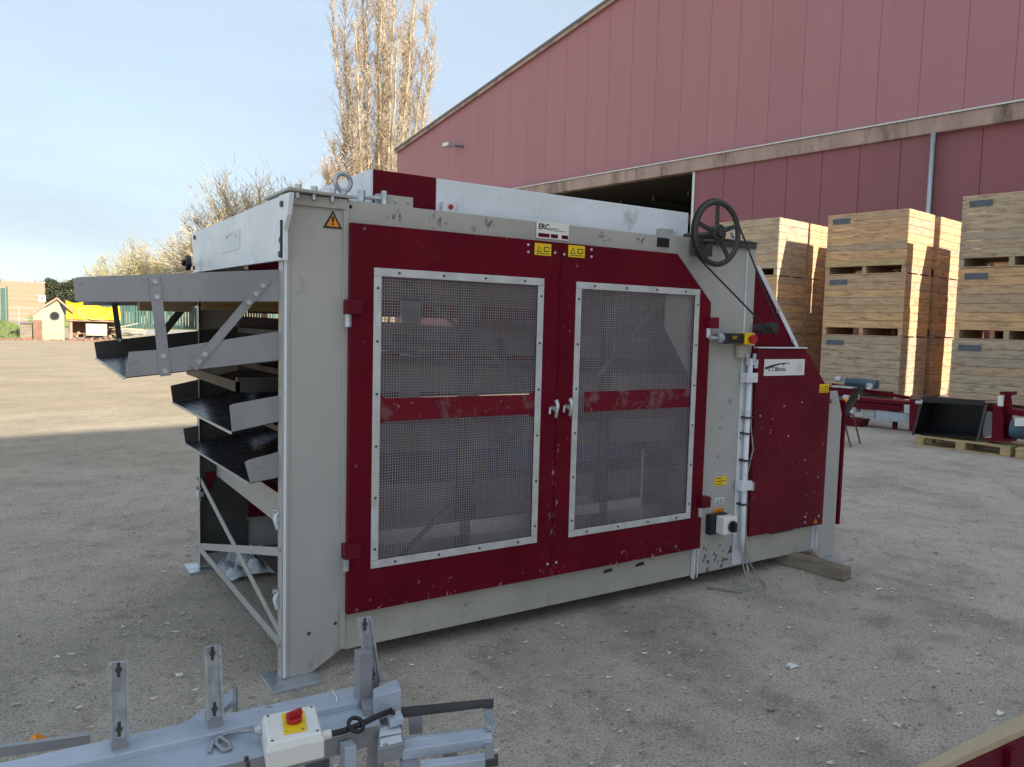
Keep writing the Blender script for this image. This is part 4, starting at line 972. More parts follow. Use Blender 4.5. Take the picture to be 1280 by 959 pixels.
zq([(484, 893), (500, 887), (505, 897), (488, 902)], .45, .02).build('hinge_plate', M['blue_grey'], fr, bev=.002)
FB().cyl(onZ(491, 892, .452), (0,0,1), .008, .006, 8).build('bolt', M['dark'], fr)
ds = zq([(474, 906), (502, 903), (505, 929), (472, 937)], .42, .045).build('end_plate', M['steel_grey'], fr, bev=.002)
zq([(475, 909), (500, 905.5), (502, 916), (474, 921)], .4225, .001).build('sticker', M['silver'], ds)
zq([(475, 924), (501, 918), (503, 927), (475, 934)], .4225, .001).build('sticker', M['silver'], ds)
text('CE', *(IF @ onZ(479, 932, .4235)), .011, M['ink'], ds, rot=(0, 0, -.15))
# right-hand light extension frame
zq([(501, 884), (617, 873), (617, 879), (501, 893)], .43, .012).build('rail', M['dark'], fr)
zq([(503, 923), (612, 909), (616, 922), (503, 938)], .4, .03).build('rail', M['blue_grey'], fr, bev=.002)
zq([(505, 921), (612, 907), (612, 909), (505, 923)], .405, .035).build('rail_lip', M['galv'], fr)
zq([(525, 950), (606, 941), (607, 949), (526, 959)], .39, .03).build('rail', M['blue_grey'], fr, bev=.002)
zq([(604, 880), (616, 877), (619, 908), (607, 910)], .415, .01).build('end_strip', M['galv'], fr, bev=.001)
zq([(606, 926), (616, 923), (618, 946), (607, 948)], .385, .03).build('end_strip', M['steel_grey'], fr, bev=.001)
zq([(606, 945), (623, 942), (623, 949), (607, 951)], .38, .02).build('foot', M['dark'], fr)
zq([(510, 891), (528, 889), (528, 914), (512, 915)], .36, .01).build('hanging_plate', M['steel_grey'], fr, bev=.001)
zq([(500, 940), (522, 937), (521, 975), (500, 978)], .37, .02).build('cross_member', M['steel_grey'], fr, bev=.002)
FB().hexa([onZ(431, 936, .44), onZ(446, 931, .44), onZ(446, 931, .44)+Vector((.01,.03,0)), onZ(431, 936, .44)+Vector((0,.03,0))] if False else
    [p+Vector((0,0,-.3)) for p in (onZ(431,936,.42), onZ(446,932,.42), onZ(446,932,.42)+Vector((0,.04,0)), onZ(431,936,.42)+Vector((0,.04,0)))] + [onZ(431,936,.42), onZ(446,932,.42), onZ(446,932,.42)+Vector((0,.04,0)), onZ(431,936,.42)+Vector((0,.04,0))]).build('strut', M['blue_grey'], fr, bev=.002)
zq([(380, 948), (412, 940), (412, 975), (384, 985)], .3, .03).build('cross_member', M['steel_grey'], fr, bev=.002)
# brackets
def bracket(top, bot, base0, base1, dark_w, lean=0):
    P = onZ(*bot, .47); y = P.y - .02
    tl, tr_ = top; a = onY(*tl, y-lean); b = onY(*tr_, y-lean)
    c = onY(bot[0]+dark_w[0], bot[1], y); d = onY(bot[0]+dark_w[1], bot[1]-2, y)
    ch = FB().prism([a, b, d, c], (0, .004, 0)).build('bracket', M['galv'], fr, bev=.001)
    FB().prism([a+Vector((0,-.001,0)), a+Vector((.006,-.001,0)), c+Vector((.006,-.001,0)), c+Vector((0,-.001,0))], (0, -.012, 0)).prism([b+Vector((-.006,-.001,0)), b+Vector((0,-.001,0)), d+Vector((0,-.001,0)), d+Vector((-.006,-.001,0))], (0, -.012, 0)).build('flange', M['galv'], ch)
    for t in (.1, .88):
        m_ = (a.lerp(c, t)+b.lerp(d, t))/2; FB().cyl(m_+Vector((0,-.002,0)), (0,-1,0), .008, .002, 10).prism([m_+Vector((-.004,-.0012,-.02)), m_+Vector((.004,-.0012,-.02)), m_+Vector((.004,-.0012,.02)), m_+Vector((-.004,-.0012,.02))], (0, -.001, 0)).build('hole', M['dark'], ch)
    q0 = c+Vector((.004, .003, .0)); q1 = d+Vector((-.001, .003, .0))
    FB().prism([q0, q1, q1+Vector((0,0,-.06-(.02))), q0+Vector((0,0,-.08))], (0, .04, 0)).build('post', M['steel_grey'], fr)
bracket(((136, 829), (160, 826)), (149, 924), 0, 0, (-12, 12))
bracket(((255, 809), (275, 806)), (268, 898), 0, 0, (-10, 11))
bracket(((446, 773), (463, 771)), (467, 853), 0, 0, (-8, 8), .0)
P = onZ(457, 876, .45); FB().box(P.x-.022, P.x+.022, P.y-.0, P.y+.04, .42, .60).build('post', M['steel_grey'], fr, bev=.002)
# left background rail and small gusset
FB().bar(onZ(-30, 943, .3), onZ(112, 923, .3), .02, .03).build('rail', M['steel_grey'], fr)
zq([(230, 903), (263, 880), (296, 858), (297, 872), (262, 898)], .4, .02).build('gusset', M['blue_grey'], fr, bev=.002)
P = onZ(294, 884, .4); FB().box(P.x-.003, P.x+.003, P.y-.02, P.y+.02, .38, .47).build('gusset', M['steel_grey'], fr)
# legs to the ground
for (px, py) in ((60, 975), (300, 935), (470, 890)):
    p = onZ(px, py, .38); FB().box(p.x-.02, p.x+.02, p.y-.02, p.y+.02, 0, .375).build('leg', M['steel_grey'], fr)
for (px, py) in ((560, 922), ):
    p = onZ(px, py, .36); FB().box(p.x-.015, p.x+.015, p.y-.03, p.y, 0, .365).build('leg', M['steel_grey'], fr)
for (px, py) in ((308, 951), (200, 938), (310, 958)):
    FB().cyl(onZ(px, py, .431), (0,0,1), .006, .01, 8).build('bolt', M['dark'], fr)
# zip tie
FB().tube([onZ(415, 863, .453), onZ(421, 872, .455), onZ(420, 884, .44)], .002, 5).build('cable_tie', M['white'], fr)
# switch box on the frame: a part of the frame
zt = .505
top = [onZ(330, 894, zt), onZ(393, 881, zt), onZ(402, 915, zt), onZ(336, 930, zt)]
cen = sum(top, Vector())/4
bot = [cen + (p-cen)*1.1 + Vector((0,0,-.02)) for p in top]; bot2 = [p + Vector((0,0,-.05)) for p in bot]
sw = FB(); vs_ = top + bot + bot2
sw.add(vs_, [(0,1,2,3), (0,4,5,1), (1,5,6,2), (2,6,7,3), (3,7,4,0), (4,8,9,5), (5,9,10,6), (6,10,11,7), (7,11,8,4), (11,10,9,8)])
sw = sw.build('isolator_box', M['white'], fr, bev=.004, label='white isolator box with a yellow plate and red rotary knob')
plq = [onZ(352, 892, zt+.004), onZ(380, 887.5, zt+.004), onZ(383.5, 912, zt+.004), onZ(355, 917.5, zt+.004)]
FB().prism(plq, (0, 0, -.0035)).build('yellow_plate', M['yellow'], sw, bev=.001)
kc = sum(plq, Vector())/4 + Vector((0, 0, .001))
FB().cyl(kc, (0,0,1), .021, .012, 20).build('knob_base', M['red'], sw, bev=.002)
dx_ = (top[1]-top[0]).normalized(); dy_ = Vector((-dx_.y, dx_.x, 0)); dd_ = (dx_*.9+dy_*.35).normalized(); ss_ = Vector((-dd_.y, dd_.x, 0))
FB().hexa([kc+Vector((0,0,.012))+q for q in (-dd_*.024-ss_*.007, dd_*.024-ss_*.007, dd_*.024+ss_*.007, -dd_*.024+ss_*.007)] + [kc+Vector((0,0,.03))+q for q in (-dd_*.022-ss_*.005, dd_*.022-ss_*.005, dd_*.022+ss_*.005, -dd_*.022+ss_*.005)]).build('knob_grip', M['red'], sw, bev=.002)
text('I', *(IF @ (plq[3].lerp(plq[2], .12) + Vector((0,.006,.0006)))), .012, M['ink'], sw, rot=(0,0,-.1))
text('0', *(IF @ (plq[3].lerp(plq[2], .8) + Vector((0,.003,.0006)))), .012, M['ink'], sw, rot=(0,0,-.1))
for t_i in (0, 1, 2, 3): FB().cyl(cen + (top[t_i]-cen)*.86, (0,0,1), .004, .0012, 8).build('screw', M['dark'], sw)
gl = onZ(408, 919, .465); gl2 = onZ(414, 917, .465)
FB().tube([onZ(400, 921, .465), onZ(413, 917.5, .465)], .013, 10).build('gland', M['white'], sw)
FB().tube([onZ(333, 911, .465), onZ(318, 913, .465)], .012, 10).tube([onZ(326, 912, .465), onZ(322, 912.6, .465)], .017, 10).build('gland', M['galv'], sw)
FB().tube([onZ(412, 918, .465), onZ(432, 913, .455), onZ(452, 905, .455), onZ(470, 896, .46), onZ(490, 888, .465)], .0085, 8).build('cable', M['rubber'], fr, smooth=True)
lc_ = onZ(445, 906, .463); FB().torus(lc_, (.2, -.6, 1), .022, .006, 22, 8).build('cable_loop', M['rubber'], fr, smooth=True)
FB().tube([onZ(318, 913, .46), onZ(300, 914, .45), onZ(285, 916, .445), onZ(272, 922, .44), onZ(270, 930, .437), onZ(280, 938, .437), onZ(288, 936, .437), onZ(287, 929, .44), onZ(276, 921, .445), onZ(266, 926, .437), onZ(262, 940, .437)], .006, 8).build('cable', M['steel_grey'], fr, smooth=True)

# ------------------------------------------------------------------ maroon board on edge, bottom right corner
bo = onZ(1210, 925, .6); br_ = empty('chipboard_panel', (bo.x, bo.y, 0), 0, 'maroon faced chipboard panel on edge at the bottom right corner', 'panel'); IB = inv(br_)
a0, a1, a2, a3 = onZ(1080, 990, .6), onZ(1340, 860, .6), onZ(1340, 884, .6), onZ(1100, 992, .6)
MB(IB).prism([a0, a1, a2, a3], (0, 0, -.02)).build('chipboard_edge', M['osb'], br_, bev=.002)
off = Vector((0,0,-.0205))
MB(IB).prism([p+off for p in (a0, a1, a2, a3)], (0, 0, -.575)).build('board', M['maroon_old'], br_, bev=.002)
for t in (.35, .6, .85):
    p = a3.lerp(a2, t); q = (a2-a3).normalized(); nn_ = Vector((q.y, -q.x, 0))
    MB(IB).prism([p+Vector((0,0,-.03))+nn_*.002, p+q*.03+Vector((0,0,-.03))+nn_*.002, p+q*.03+Vector((0,0,-.59))+nn_*.002, p+Vector((0,0,-.59))+nn_*.002], nn_*.015).build('rib', M['maroon'], br_)

# ------------------------------------------------------------------ pallet with black trough and roller unit
pl_o = ab(-4.66, 11.68); plt = empty('pallet', pl_o, TH, 'pale wooden pallet carrying the black trough in front of the crates', 'pallet')
for x in (0, .53, 1.08):
    for y in (0, .34, .68): MB().box(x, x+.12 if x else .1, y, y+.11, .02, .1).build('block', M['woodnew'], plt)
for y in (.0, .34, .68): MB().box(0, 1.2, y+.002, y+.108, 0, .018).build('runner', M['woodnew'], plt)
for y in (0, .17, .34, .51, .68): MB().box(-.005, 1.205, y, y+.115, .123, .143).build('deck_board', M['woodnew'], plt)
for x in (0, .53, 1.08): MB().box(x, x+.12, 0.001, .79, .101, .1225).build('cross_board', M['woodnew'], plt)
pl2 = empty('pallet', ab(-3.38, 11.62), TH+.03, 'second pallet at the right picture edge beside the one with the trough', 'pallet')
for x in (0, .53, 1.08):
    for y in (0, .68): MB().box(x, x+.12, y, y+.11, .02, .1).build('block', M['woodnew'], pl2)
for y in (.0, .68): MB().box(0, 1.2, y+.002, y+.108, 0, .018).build('runner', M['woodnew'], pl2)
for y in (0, .17, .34, .51, .68): MB().box(-.005, 1.205, y, y+.115, .123, .143).build('deck_board', M['woodnew'], pl2)
for x in (0, .53, 1.08): MB().box(x, x+.12, 0.001, .79, .101, .1225).build('cross_board', M['woodnew'], pl2)
bT = 11.75
def qb(px, b, dep, inv_=None):
    return MB(inv_).prism([onB(x, y, b) for x, y in px], AN*dep)
tr = empty('trough', ab(-4.2, 12.0, .145), TH, 'open black trough with a folded rim resting on the wooden pallet', 'trough'); IT = inv(tr)
P_ = {k: onB(*v, bT) for k, v in dict(tl=(1153, 503), tr=(1230, 507), br=(1221, 548), bl=(1141, 542)).items()}
bk = AN*.55
m = MB(IT)
zl = Vector((0,0,0))
m.prism([P_['bl'], P_['br'], P_['br']+bk+Vector((0,0,.02)), P_['bl']+bk+Vector((0,0,.02))], (0, 0, -.008)); m.build('trough_floor', M['black'], tr)
MB(IT).prism([P_['tl'], P_['bl'], P_['bl']+bk, P_['tl']+bk*.9], AU*.008).build('side_wall', M['black'], tr)
MB(IT).prism([P_['tr'], P_['br'], P_['br']+bk, P_['tr']+bk*.9], AU*.008).build('side_wall', M['black'], tr)
MB(IT).prism([P_['bl']+bk, P_['br']+bk, P_['tr']+bk*.9, P_['tl']+bk*.9], AN*.008).build('back_wall', M['black'], tr)
MB(IT).prism([onB(1152, 495.5, bT), onB(1231, 501, bT), P_['tr'], P_['tl']], AN*.02).prism([onB(1152, 495.5, bT)+AN*.0205, onB(1231, 501, bT)+AN*.0205, P_['tr']+bk*.9+Vector((0,0,.04)), P_['tl']+bk*.9+Vector((0,0,.04))], (0,0,-.006)).build('rim', M['rubber'], tr)
MB(IT).bar(onB(1233, 506, bT-.03), onB(1222, 551, bT-.03), .02, .03).build('strut', M['dark'], tr)
MB(IT).bar(onB(1151, 506, bT-.03), onB(1141, 544, bT-.03), .02, .03).build('strut', M['dark'], tr)

# roller unit at the right
ru = empty('drive_unit', ab(-3.8, 11.9, .145), TH, 'maroon steel drive unit with a blue motor beside the black trough', 'machine part'); IR = inv(ru)
b0 = 11.78
qb([(1239, 551), (1254, 552), (1252, 508), (1241, 506)], b0, .14, IR).build('post', M['maroon'], ru, bev=.004)
qb([(1232, 551), (1262, 553), (1262, 549), (1234, 548)], b0-.03, .3, IR).build('foot_plate', M['maroon'], ru)
qb([(1253, 550), (1264, 548), (1262, 500), (1252, 500)], b0+.16, .1, IR).build('post', M['maroon'], ru, bev=.004)
qb([(1255, 502), (1262, 502), (1262, 492), (1256, 492)], b0+.2, .08, IR).build('post', M['maroon'], ru)
qb([(1250, 493), (1265, 494), (1265, 490), (1250, 490)], b0+.15, .2, IR).build('cap_plate', M['maroon'], ru)
qb([(1247, 508), (1253, 508), (1253, 495), (1247, 495)], b0, .05, IR).build('indicator', M['white'], ru, bev=.004)
qb([(1228, 545), (1240, 546), (1240, 515), (1230, 514)], b0+.1, .1, IR).build('side_plate', M['grey'], ru, bev=.002)
qb([(1232, 514), (1280, 521), (1280, 514), (1232, 507)], b0+.12, .3, IR).build('frame_beam', M['maroon'], ru)
mtc = onB(1278, 537, b0+.1); MB(IR).cyl(mtc - AU*.12, AU, .13, .4, 18).build('motor', M['bluepaint'], ru, smooth=False)
qb([(1268, 523), (1290, 523), (1290, 533), (1268, 533)], b0-.05, .1, IR).build('terminal_box', M['white'], ru, bev=.004)
for k in range(6): MB(IR).torus(mtc + AU*(.0+.045*k), AU, .132, .005, 20, 5).build('cooling_fin', M['bluepaint'], ru)

# long maroon conveyor lying behind the chair
cvr = empty('conveyor', ab(-6, 13.2, 0), TH, 'long low maroon conveyor lying in front of the left crates behind the chair', 'conveyor'); IC = inv(cvr)
b0 = 13.1
qb([(1040, 479), (1150, 498), (1150, 502), (1040, 484)], b0+.9, .05, IC).build('rear_beam', M['maroon'], cvr)
qb([(1064, 497), (1151, 503), (1151, 508), (1064, 501)], b0, .35, IC).build('top_beam', M['maroon'], cvr, bev=.004)
qb([(1064, 502), (1140, 508.5), (1140, 515), (1064, 511)], b0+.02, .3, IC).build('side_beam', M['maroon'], cvr, bev=.004)
qb([(1036, 484), (1066, 486), (1066, 497), (1036, 495)], b0+.2, .3, IC).build('head_frame', M['maroon'], cvr, bev=.004)
qb([(1040, 482), (1066, 484), (1066, 486), (1040, 484)], b0+.15, .2, IC).build('guard_rail', M['galv'], cvr)
qb([(1094, 512), (1140, 518), (1140, 529), (1094, 525)], b0+.05, .3, IC).build('guard_panel', M['blue_grey'], cvr, bev=.004)
qb([(1078, 511), (1093, 512), (1093, 524), (1078, 523)], b0+.05, .3, IC).build('guard_panel', M['grey'], cvr, bev=.004)
qb([(1036, 506), (1066, 510), (1066, 516), (1036, 513)], b0-.1, .3, IC).build('guard_panel', M['cover'], cvr, bev=.004)
qb([(1130, 506), (1137, 506), (1137, 517), (1130, 516)], b0-.06, .05, IC).build('end_plate', M['galv'], cvr)
qb([(1137, 497), (1147, 497), (1144, 530), (1140, 540), (1136, 538)], b0-.1, .12, IC).build('leg', M['maroon'], cvr, bev=.004)
qb([(1138, 494), (1150, 495), (1150, 500), (1138, 499)], b0-.12, .2, IC).build('cap', M['rust'], cvr)
qb([(1052, 522), (1078, 524), (1074, 534), (1054, 533)], b0-.1, .3, IC).build('leg', M['maroon'], cvr, bev=.004)
MB(IC).cyl(onB(1145, 503, b0-.15), AU, .03, .1, 12).build('roller_end', M['galv'], cvr)
mo = onB(1058, 478, b0+.5); mot = MB(IC).cyl(mo, AU, .08, .55, 18).build('motor', M['bluepaint'], cvr)
for k in range(7): MB(IC).torus(mo + AU*(.03+.05*k), AU, .082, .006, 20, 5).build('cooling_fin', M['bluepaint'], mot)
MB(IC).cyl(onB(1088, 483, b0-.1), -AN, .055, .05, 16).build('roller_end', M['galv'], cvr)
MB(IC).cyl(onB(1045, 474, b0+.1), AU, .05, .1, 12).build('bearing', M['galv'], cvr)
MB(IC).cyl(onB(1043, 500, b0+.1), AU, .08, .25, 14).build('motor', M['dark'], cvr)
MB(IC).cyl(onB(1055, 497, b0+.05), AU, .05, .1, 14).build('bearing', M['galv'], cvr)
MB(IC).cyl(onB(1056, 500, b0-.05), AU, .04, .08, 12).build('orange_cap', M['orange'], cvr)
for x in (1060, 1120): 
    p = onB(x, 512, b0+.2); MB(IC).box(*sorted((0, 0)), 0, 0, 0, 0) if False else MB(IC).bar((p.x, p.y, 0), (p.x, p.y, p.z), .06, .06).build('leg', M['maroon'], cvr)
# concrete strip in front of the crates; its paleness stands in for sunlight
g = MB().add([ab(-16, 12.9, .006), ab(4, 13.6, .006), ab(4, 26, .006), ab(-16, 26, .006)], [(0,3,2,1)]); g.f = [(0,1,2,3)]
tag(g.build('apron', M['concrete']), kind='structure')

# ------------------------------------------------------------------ chair
ch_f = (onZ(1064, 559, 0) + onZ(1082, 553, 0))/2
chv = onZ(1082, 553, 0) - onZ(1064, 559, 0); rzc = math.atan2(chv.y, chv.x) - math.pi/2
cxa = Vector((math.cos(rzc), math.sin(rzc), 0))
ch = empty('stacking_chair', onZ(1064, 559, 0) - cxa*.30, rzc, 'worn black plastic stacking chair standing right of the machine', 'chair'); ICH = inv(ch)
# local: +x away along the visible feet (rear feet direction), seat faces -x
def crv(pts, n): return [Vector(pts[0]).lerp(Vector(pts[0]), 0)]
w2 = .24
prof = [(-.30, .445), (-.27, .455), (-.1, .43), (.06, .42), (.14, .44), (.2, .53), (.26, .65), (.33, .78), (.37, .84), (.4, .845)]
m = MB(); rows_ = []
for (x, z) in prof:
    r_ = []
    for k in range(9):
        v = k/8*2-1; wv = w2*(1 if z < .5 else 1-.25*(z-.5)/.35); up_ = .035*v*v
        r_.append((x - (up_ if z > .5 else 0), .22 + v*wv, z + (up_ if z <= .5 else 0)))
    rows_.append(r_)
nn = 9
for r_ in rows_: m.v += [Vector(p) for p in r_]
for j in range(len(rows_)-1):
    for k in range(8): m.f.append((j*nn+k, j*nn+k+1, (j+1)*nn+k+1, (j+1)*nn+k))
sh = m.build('seat_shell', M['black'], ch, smooth=True); so_ = sh.modifiers.new('thick', 'SOLIDIFY'); so_.thickness = .008
L2 = math.hypot(chv.x, chv.y)
for y in (.0, .44):
    MB().tube([(-.30, y-.02, 0), (-.22, y+.03, .41)], .012, 8).build('leg', M['dark'], ch)
    MB().tube([(.30, y-.02, 0), (.16, y+.03, .41)], .012, 8).build('leg', M['dark'], ch)
    MB().tube([(-.22, y+.03, .41), (.16, y+.03, .41)], .01, 8).build('side_tube', M['dark'], ch)
MB().tube([(.16, .03, .41), (.16, .47, .41)], .01, 8).tube([(-.22, .03, .41), (-.22, .47, .41)], .01, 8).build('cross_tube', M['dark'], ch)
MB().box(.295, .3, .2, .25, .66, .74).build('label', M['white'], ch)

# ================================================================== LEFT BACKGROUND
hd = 50.0
def hq(px, py): p = atd(px, 420, hd); return p
hc = atd(61, 421, 50); fwd2 = Vector((hc.x-CAMP.x, hc.y-CAMP.y, 0)).normalized(); rgt = Vector((fwd2.y, -fwd2.x, 0)); hrz = math.atan2(rgt.y, rgt.x)
pm = 50/FPX*1.12   # metres per picture pixel there
hut = empty('playhouse', hc, hrz, 'small wooden playhouse with a pitched roof and round dark window', 'playhouse')
MB().prism([(-.72, 0, 0), (.75, 0, 0), (.75, 0, 1.45), (.45, 0, 2.2), (-.72, 0, 1.35)], (0, 1.6, 0)).build('wall', M['hutw'], hut)
MB().prism([(-1.1, -.12, 1.15), (.42, -.12, 2.25), (.42, -.12, 2.38), (-1.1, -.12, 1.28)], (0, 1.85, 0)).build('roof', M['hutr'], hut)
MB().prism([(.43, -.12, 2.25), (1.2, -.12, 1.5), (1.2, -.12, 1.63), (.43, -.12, 2.38)], (0, 1.85, 0)).build('roof', M['hutr'], hut)
dr_ = MB().box(-.7, -.3, -.04, -.005, .05, 1.1).build('door', M['rust'], hut)
MB().torus((.3, -.05, 1.35), (0,1,0), .2, .035, 20, 6).build('window_frame', M['dark'], hut)
MB().cyl((.3, -.03, 1.35), (0,1,0), .19, .02, 20).build('pane', M['glass'], hut)
for k in range(7): MB().box(-.25+k*.14, -.13+k*.14, -.018, -.002, .05, 1.12).build('plank', M['hutw'], hut)
MB().box(-1.35, -.75, .2, 1.1, 0, .9).build('side_bin', M['timber'], hut)
MB().box(-1.5, -.72, .1, 1.2, .9, .96).build('side_bin_lid', M['roofm'], hut)
# log shelter with yellow cover
lsh = empty('log_shelter', hc + rgt*.95, hrz, 'low timber log shelter beside the playhouse, under a yellow tarpaulin', 'shelter')
for x in (.05, 2.35):
    for y in (0, 1.2): MB().box(x, x+.14, y, y+.14, 0, 1.08).build('leg', M['hutr'], lsh)
MB().box(0, 2.5, -.1, 1.4, 1.08, 1.18).build('top_board', M['hutr'], lsh)
MB().box(.85, 1.9, -.05, .0, .3, .95).build('cream_panel', M['cream'], lsh)
MB().box(.2, 2.34, .3, 1.1, .1, .16).build('shelf', M['timber'], lsh)
MB().box(.2, 2.35, 1.1, 1.15, .17, 1.07).build('back_board', M['rust'], lsh)
lg = empty('log', (0,0,0))
bpy.data.objects.remove(lg)
lo = MB().cyl((0,0,.085), (0,1,0), .085, .7, 9); proto = lo.build('log', M['timber'])
i_ = 0
for row in range(3):
    for k in range(5 if row < 2 else 4):
        x = .4 + k*.185 + .09*(row % 2) if row < 3 else 0
        x = .3 + k*.42 + .1*row
        o = proto if i_ == 0 else proto.copy()
        if i_: COL.objects.link(o)
        o.location = hc + rgt*(.95+x) + fwd2*U(.05, .15) + Vector((0,0,.17*0 + (.16 if False else 0) + row*.17 + .0)); o.rotation_euler = (0, 0, hrz)
        tag(o, ['bottom', 'middle', 'top'][row] + ' row log in the shelter under the yellow tarpaulin, ' + ['far left', 'left of the middle', 'in the middle', 'right of the middle', 'far right'][k], 'log', 'logs in the shelter'); i_ += 1
m = MB(); nn_ = 16
for j in range(5):
    for i in range(nn_+1):
        x = -.1 + 2.7*i/nn_; t = j/4
        zt_ = 2.25 - .35*(i/nn_) - .1*math.sin(i*.7); z = 1.19 + (zt_-1.19)*t; m.v.append(Vector((x, -.18 + .55*t + .03*math.sin(i*1.3), z)))
for j in range(4):
    for i in range(nn_): m.f.append((j*(nn_+1)+i, j*(nn_+1)+i+1, (j+1)*(nn_+1)+i+1, (j+1)*(nn_+1)+i))
for i in range(nn_+1):
    x = -.1 + 2.7*i/nn_; zt_ = 2.25 - .35*(i/nn_) - .1*math.sin(i*.7); m.v.append(Vector((x, 1.5, 1.25)))
b0_ = 4*(nn_+1)
for i in range(nn_): m.f.append((b0_+i, b0_+i+1, b0_+nn_+1+i+1, b0_+nn_+1+i))
tp = m.build('tarpaulin', M['tarp'], smooth=True); tp.location = hc + rgt*.95; tp.rotation_euler = (0,0,hrz)
tag(tp, 'bright yellow tarpaulin sagging over the low log shelter', 'tarpaulin')
tpp = [Vector((.05+2.3*t, -.2+.25*math.sin(math.pi*t)*0 - .0, 2.0-.2*t-.72*math.sin(math.pi*t))) + Vector((0, .4*(1-math.sin(math.pi*t)), 0)) for t in [k/14 for k in range(15)]]
rp = MB().tube(tpp, .02, 6).build('rope', M['trim'], tp)
# pile of planks and rubble to the right of it
for k in range(9):
    o = MB().box(-.9, .9, -.08, .08, -.02, .02).build('plank', M['hutw']); p = hc + rgt*(4.0+U(-.3, .6)) + fwd2*U(-.3, 1)
    o.location = p + Vector((0,0,.1+.09*k)); o.rotation_euler = (0, U(-.3, .3), hrz + U(-.9, .9))
    tag(o, 'loose pale plank, ' + ['lowest', 'second from the bottom', 'third from the bottom', 'fourth from the bottom', 'middle', 'fourth from the top', 'third from the top', 'second from the top', 'topmost'][k] + ' in the untidy pile right of the yellow tarpaulin', 'plank', 'planks in the pile')
g = MB()
for k in range(200):
    x = U(-3.6, 5); y = U(-.9, .5); s = U(.03, .14); p = hc + rgt*x + fwd2*y
    g.box(p.x-s, p.x+s, p.y-s*.6, p.y+s*.6, 0, s*U(.3, 1))
tag(g.build('rubble', M['rust']), 'scattered reddish wood offcuts and rubble in front of the playhouse', 'rubble', kind='stuff')
# pole with a small sign on the bank edge
sp_ = atd(53, 385, 62); sn = empty('notice_sign', sp_, hrz, 'small white square notice on a thin post above the playhouse', 'sign')
zz_ = 1.6 + (388-375)*62/FPX
MB().tube([(0, .02, 0), (0, .02, zz_-.3)], .03, 6).build('post', M['galv'], sn)
MB().box(-.2, .2, -.01, .01, zz_-.2, zz_+.24).build('plate', M['white'], sn)
MB().cyl((0, -.012, zz_+.04), (0,-1,0), .08, .004, 14).build('dark_symbol', M['rust'], sn)
# wire fence across the bank
wf = empty('wire_fence', atd(45, 400, 64), hrz, 'thin wire mesh fence on posts above the grassy bank', 'fence')
for k in range(7): MB().bar((-8+1.4*k, 0, 0), (-8+1.4*k, 0, 1.9), .06, .06).build('post', M['hutw'], wf)
for z in (.6, 1.0, 1.4, 1.8): MB().bar((-8, -.04, z), (.6, -.04, z), .02, .02).build('wire', M['galv'], wf)
gp = atd(-2, 380, 60); 
# green panel fence
fz_o = atd(100, 405, 96); gf = empty('green_fence', fz_o, hrz-.12, 'dark green fence of upright slats behind the grass strip', 'fence')
for k in range(90): MB().box(.3*k, .3*k+.24, 0, .05, .05, 2.45 + (.0)).build('slat', M['fence'], gf)
for k in range(12): MB().box(2.5*k-.05, 2.5*k+.07, .06, .16, 0, 2.55).build('post', M['fence'], gf)
gl_ = empty('green_fence', atd(-6, 385, 60), hrz, 'short green fence panel at the far left edge of the picture', 'fence')
for k in range(5): MB().box(-.9+.3*k, -.9+.3*k+.26, 0, .05, .8, 3.0).build('slat', M['fence'], gl_)
MB().box(.6, .7, -.02, .08, 0, 3.1).build('post', M['fence'], gl_)
# hedge and a parked car beyond the fence
g = MB()
hb = atd(86, 375, 118)
for i in range(11000):
    x = U(-2.6, 9); z = U(1.6, 5.6)+ .3*math.sin(x*2); y = U(-1, 1); s = U(.08, .22); p = hb + rgt*x + fwd2*y + Vector((0,0,z)); a, b_, c_ = U(-1,1), U(-1,1), U(-1,1)
    v1 = Vector((a, b_, c_)).normalized()*s; v2 = v1.orthogonal().normalized()*s*.7
    g.add([p-v1, p+v2, p+v1, p-v2], [(0,1,2,3)])
for k in range(8): p = hb + rgt*(-2+1.4*k); g.tube([p, p+Vector((0,0,3))], .1, 5)
hg = tag(g.build('hedge', M['hedge']), 'dense dark green hedge standing above the parked car on the left', 'hedge')
cp = atd(84, 378, 108); car = empty('parked_car', cp + Vector((0,0,.9)), hrz, 'dark blue car parked below the hedge, only its roof and windows visible', 'car')
MB().prism([(-2.0, 0, .35), (2.1, 0, .35), (2.15, 0, .8), (1.2, 0, .95), (-1.95, 0, .95)], (0, 1.7, 0)).build('body', M['carpaint'], car, bev=.08)
MB().prism([(-1.6, .12, .96), (1.05, .12, .96), (.45, .2, 1.42), (-1.1, .2, 1.42)], (0, 1.4, 0)).build('window', M['glass'], car, bev=.05)
MB().prism([(-1.1, .1, 1.425), (.45, .1, 1.425), (.4, .1, 1.47), (-1.05, .1, 1.47)], (0, 1.45, 0)).build('roof', M['carpaint'], car)
for x in (-1.3, 1.35):
    for y in (-.02, 1.5):
        wv = MB().cyl((x, y, .32), (0,1,0), .32, .2, 16).build('wheel', M['rubber'], car); MB().cyl((x, y-.01, .32), (0,1,0), .18, .005, 12).build('rim', M['galv'], wv)
MB().box(-4, 4, -1, 3, -.9, 0).build('mound', M['grass'])
bpy.data.objects['mound'].location = cp + Vector((0,0,.9)); bpy.data.objects['mound'].rotation_euler = (0,0,hrz); tag(bpy.data.objects['mound'], kind='structure')

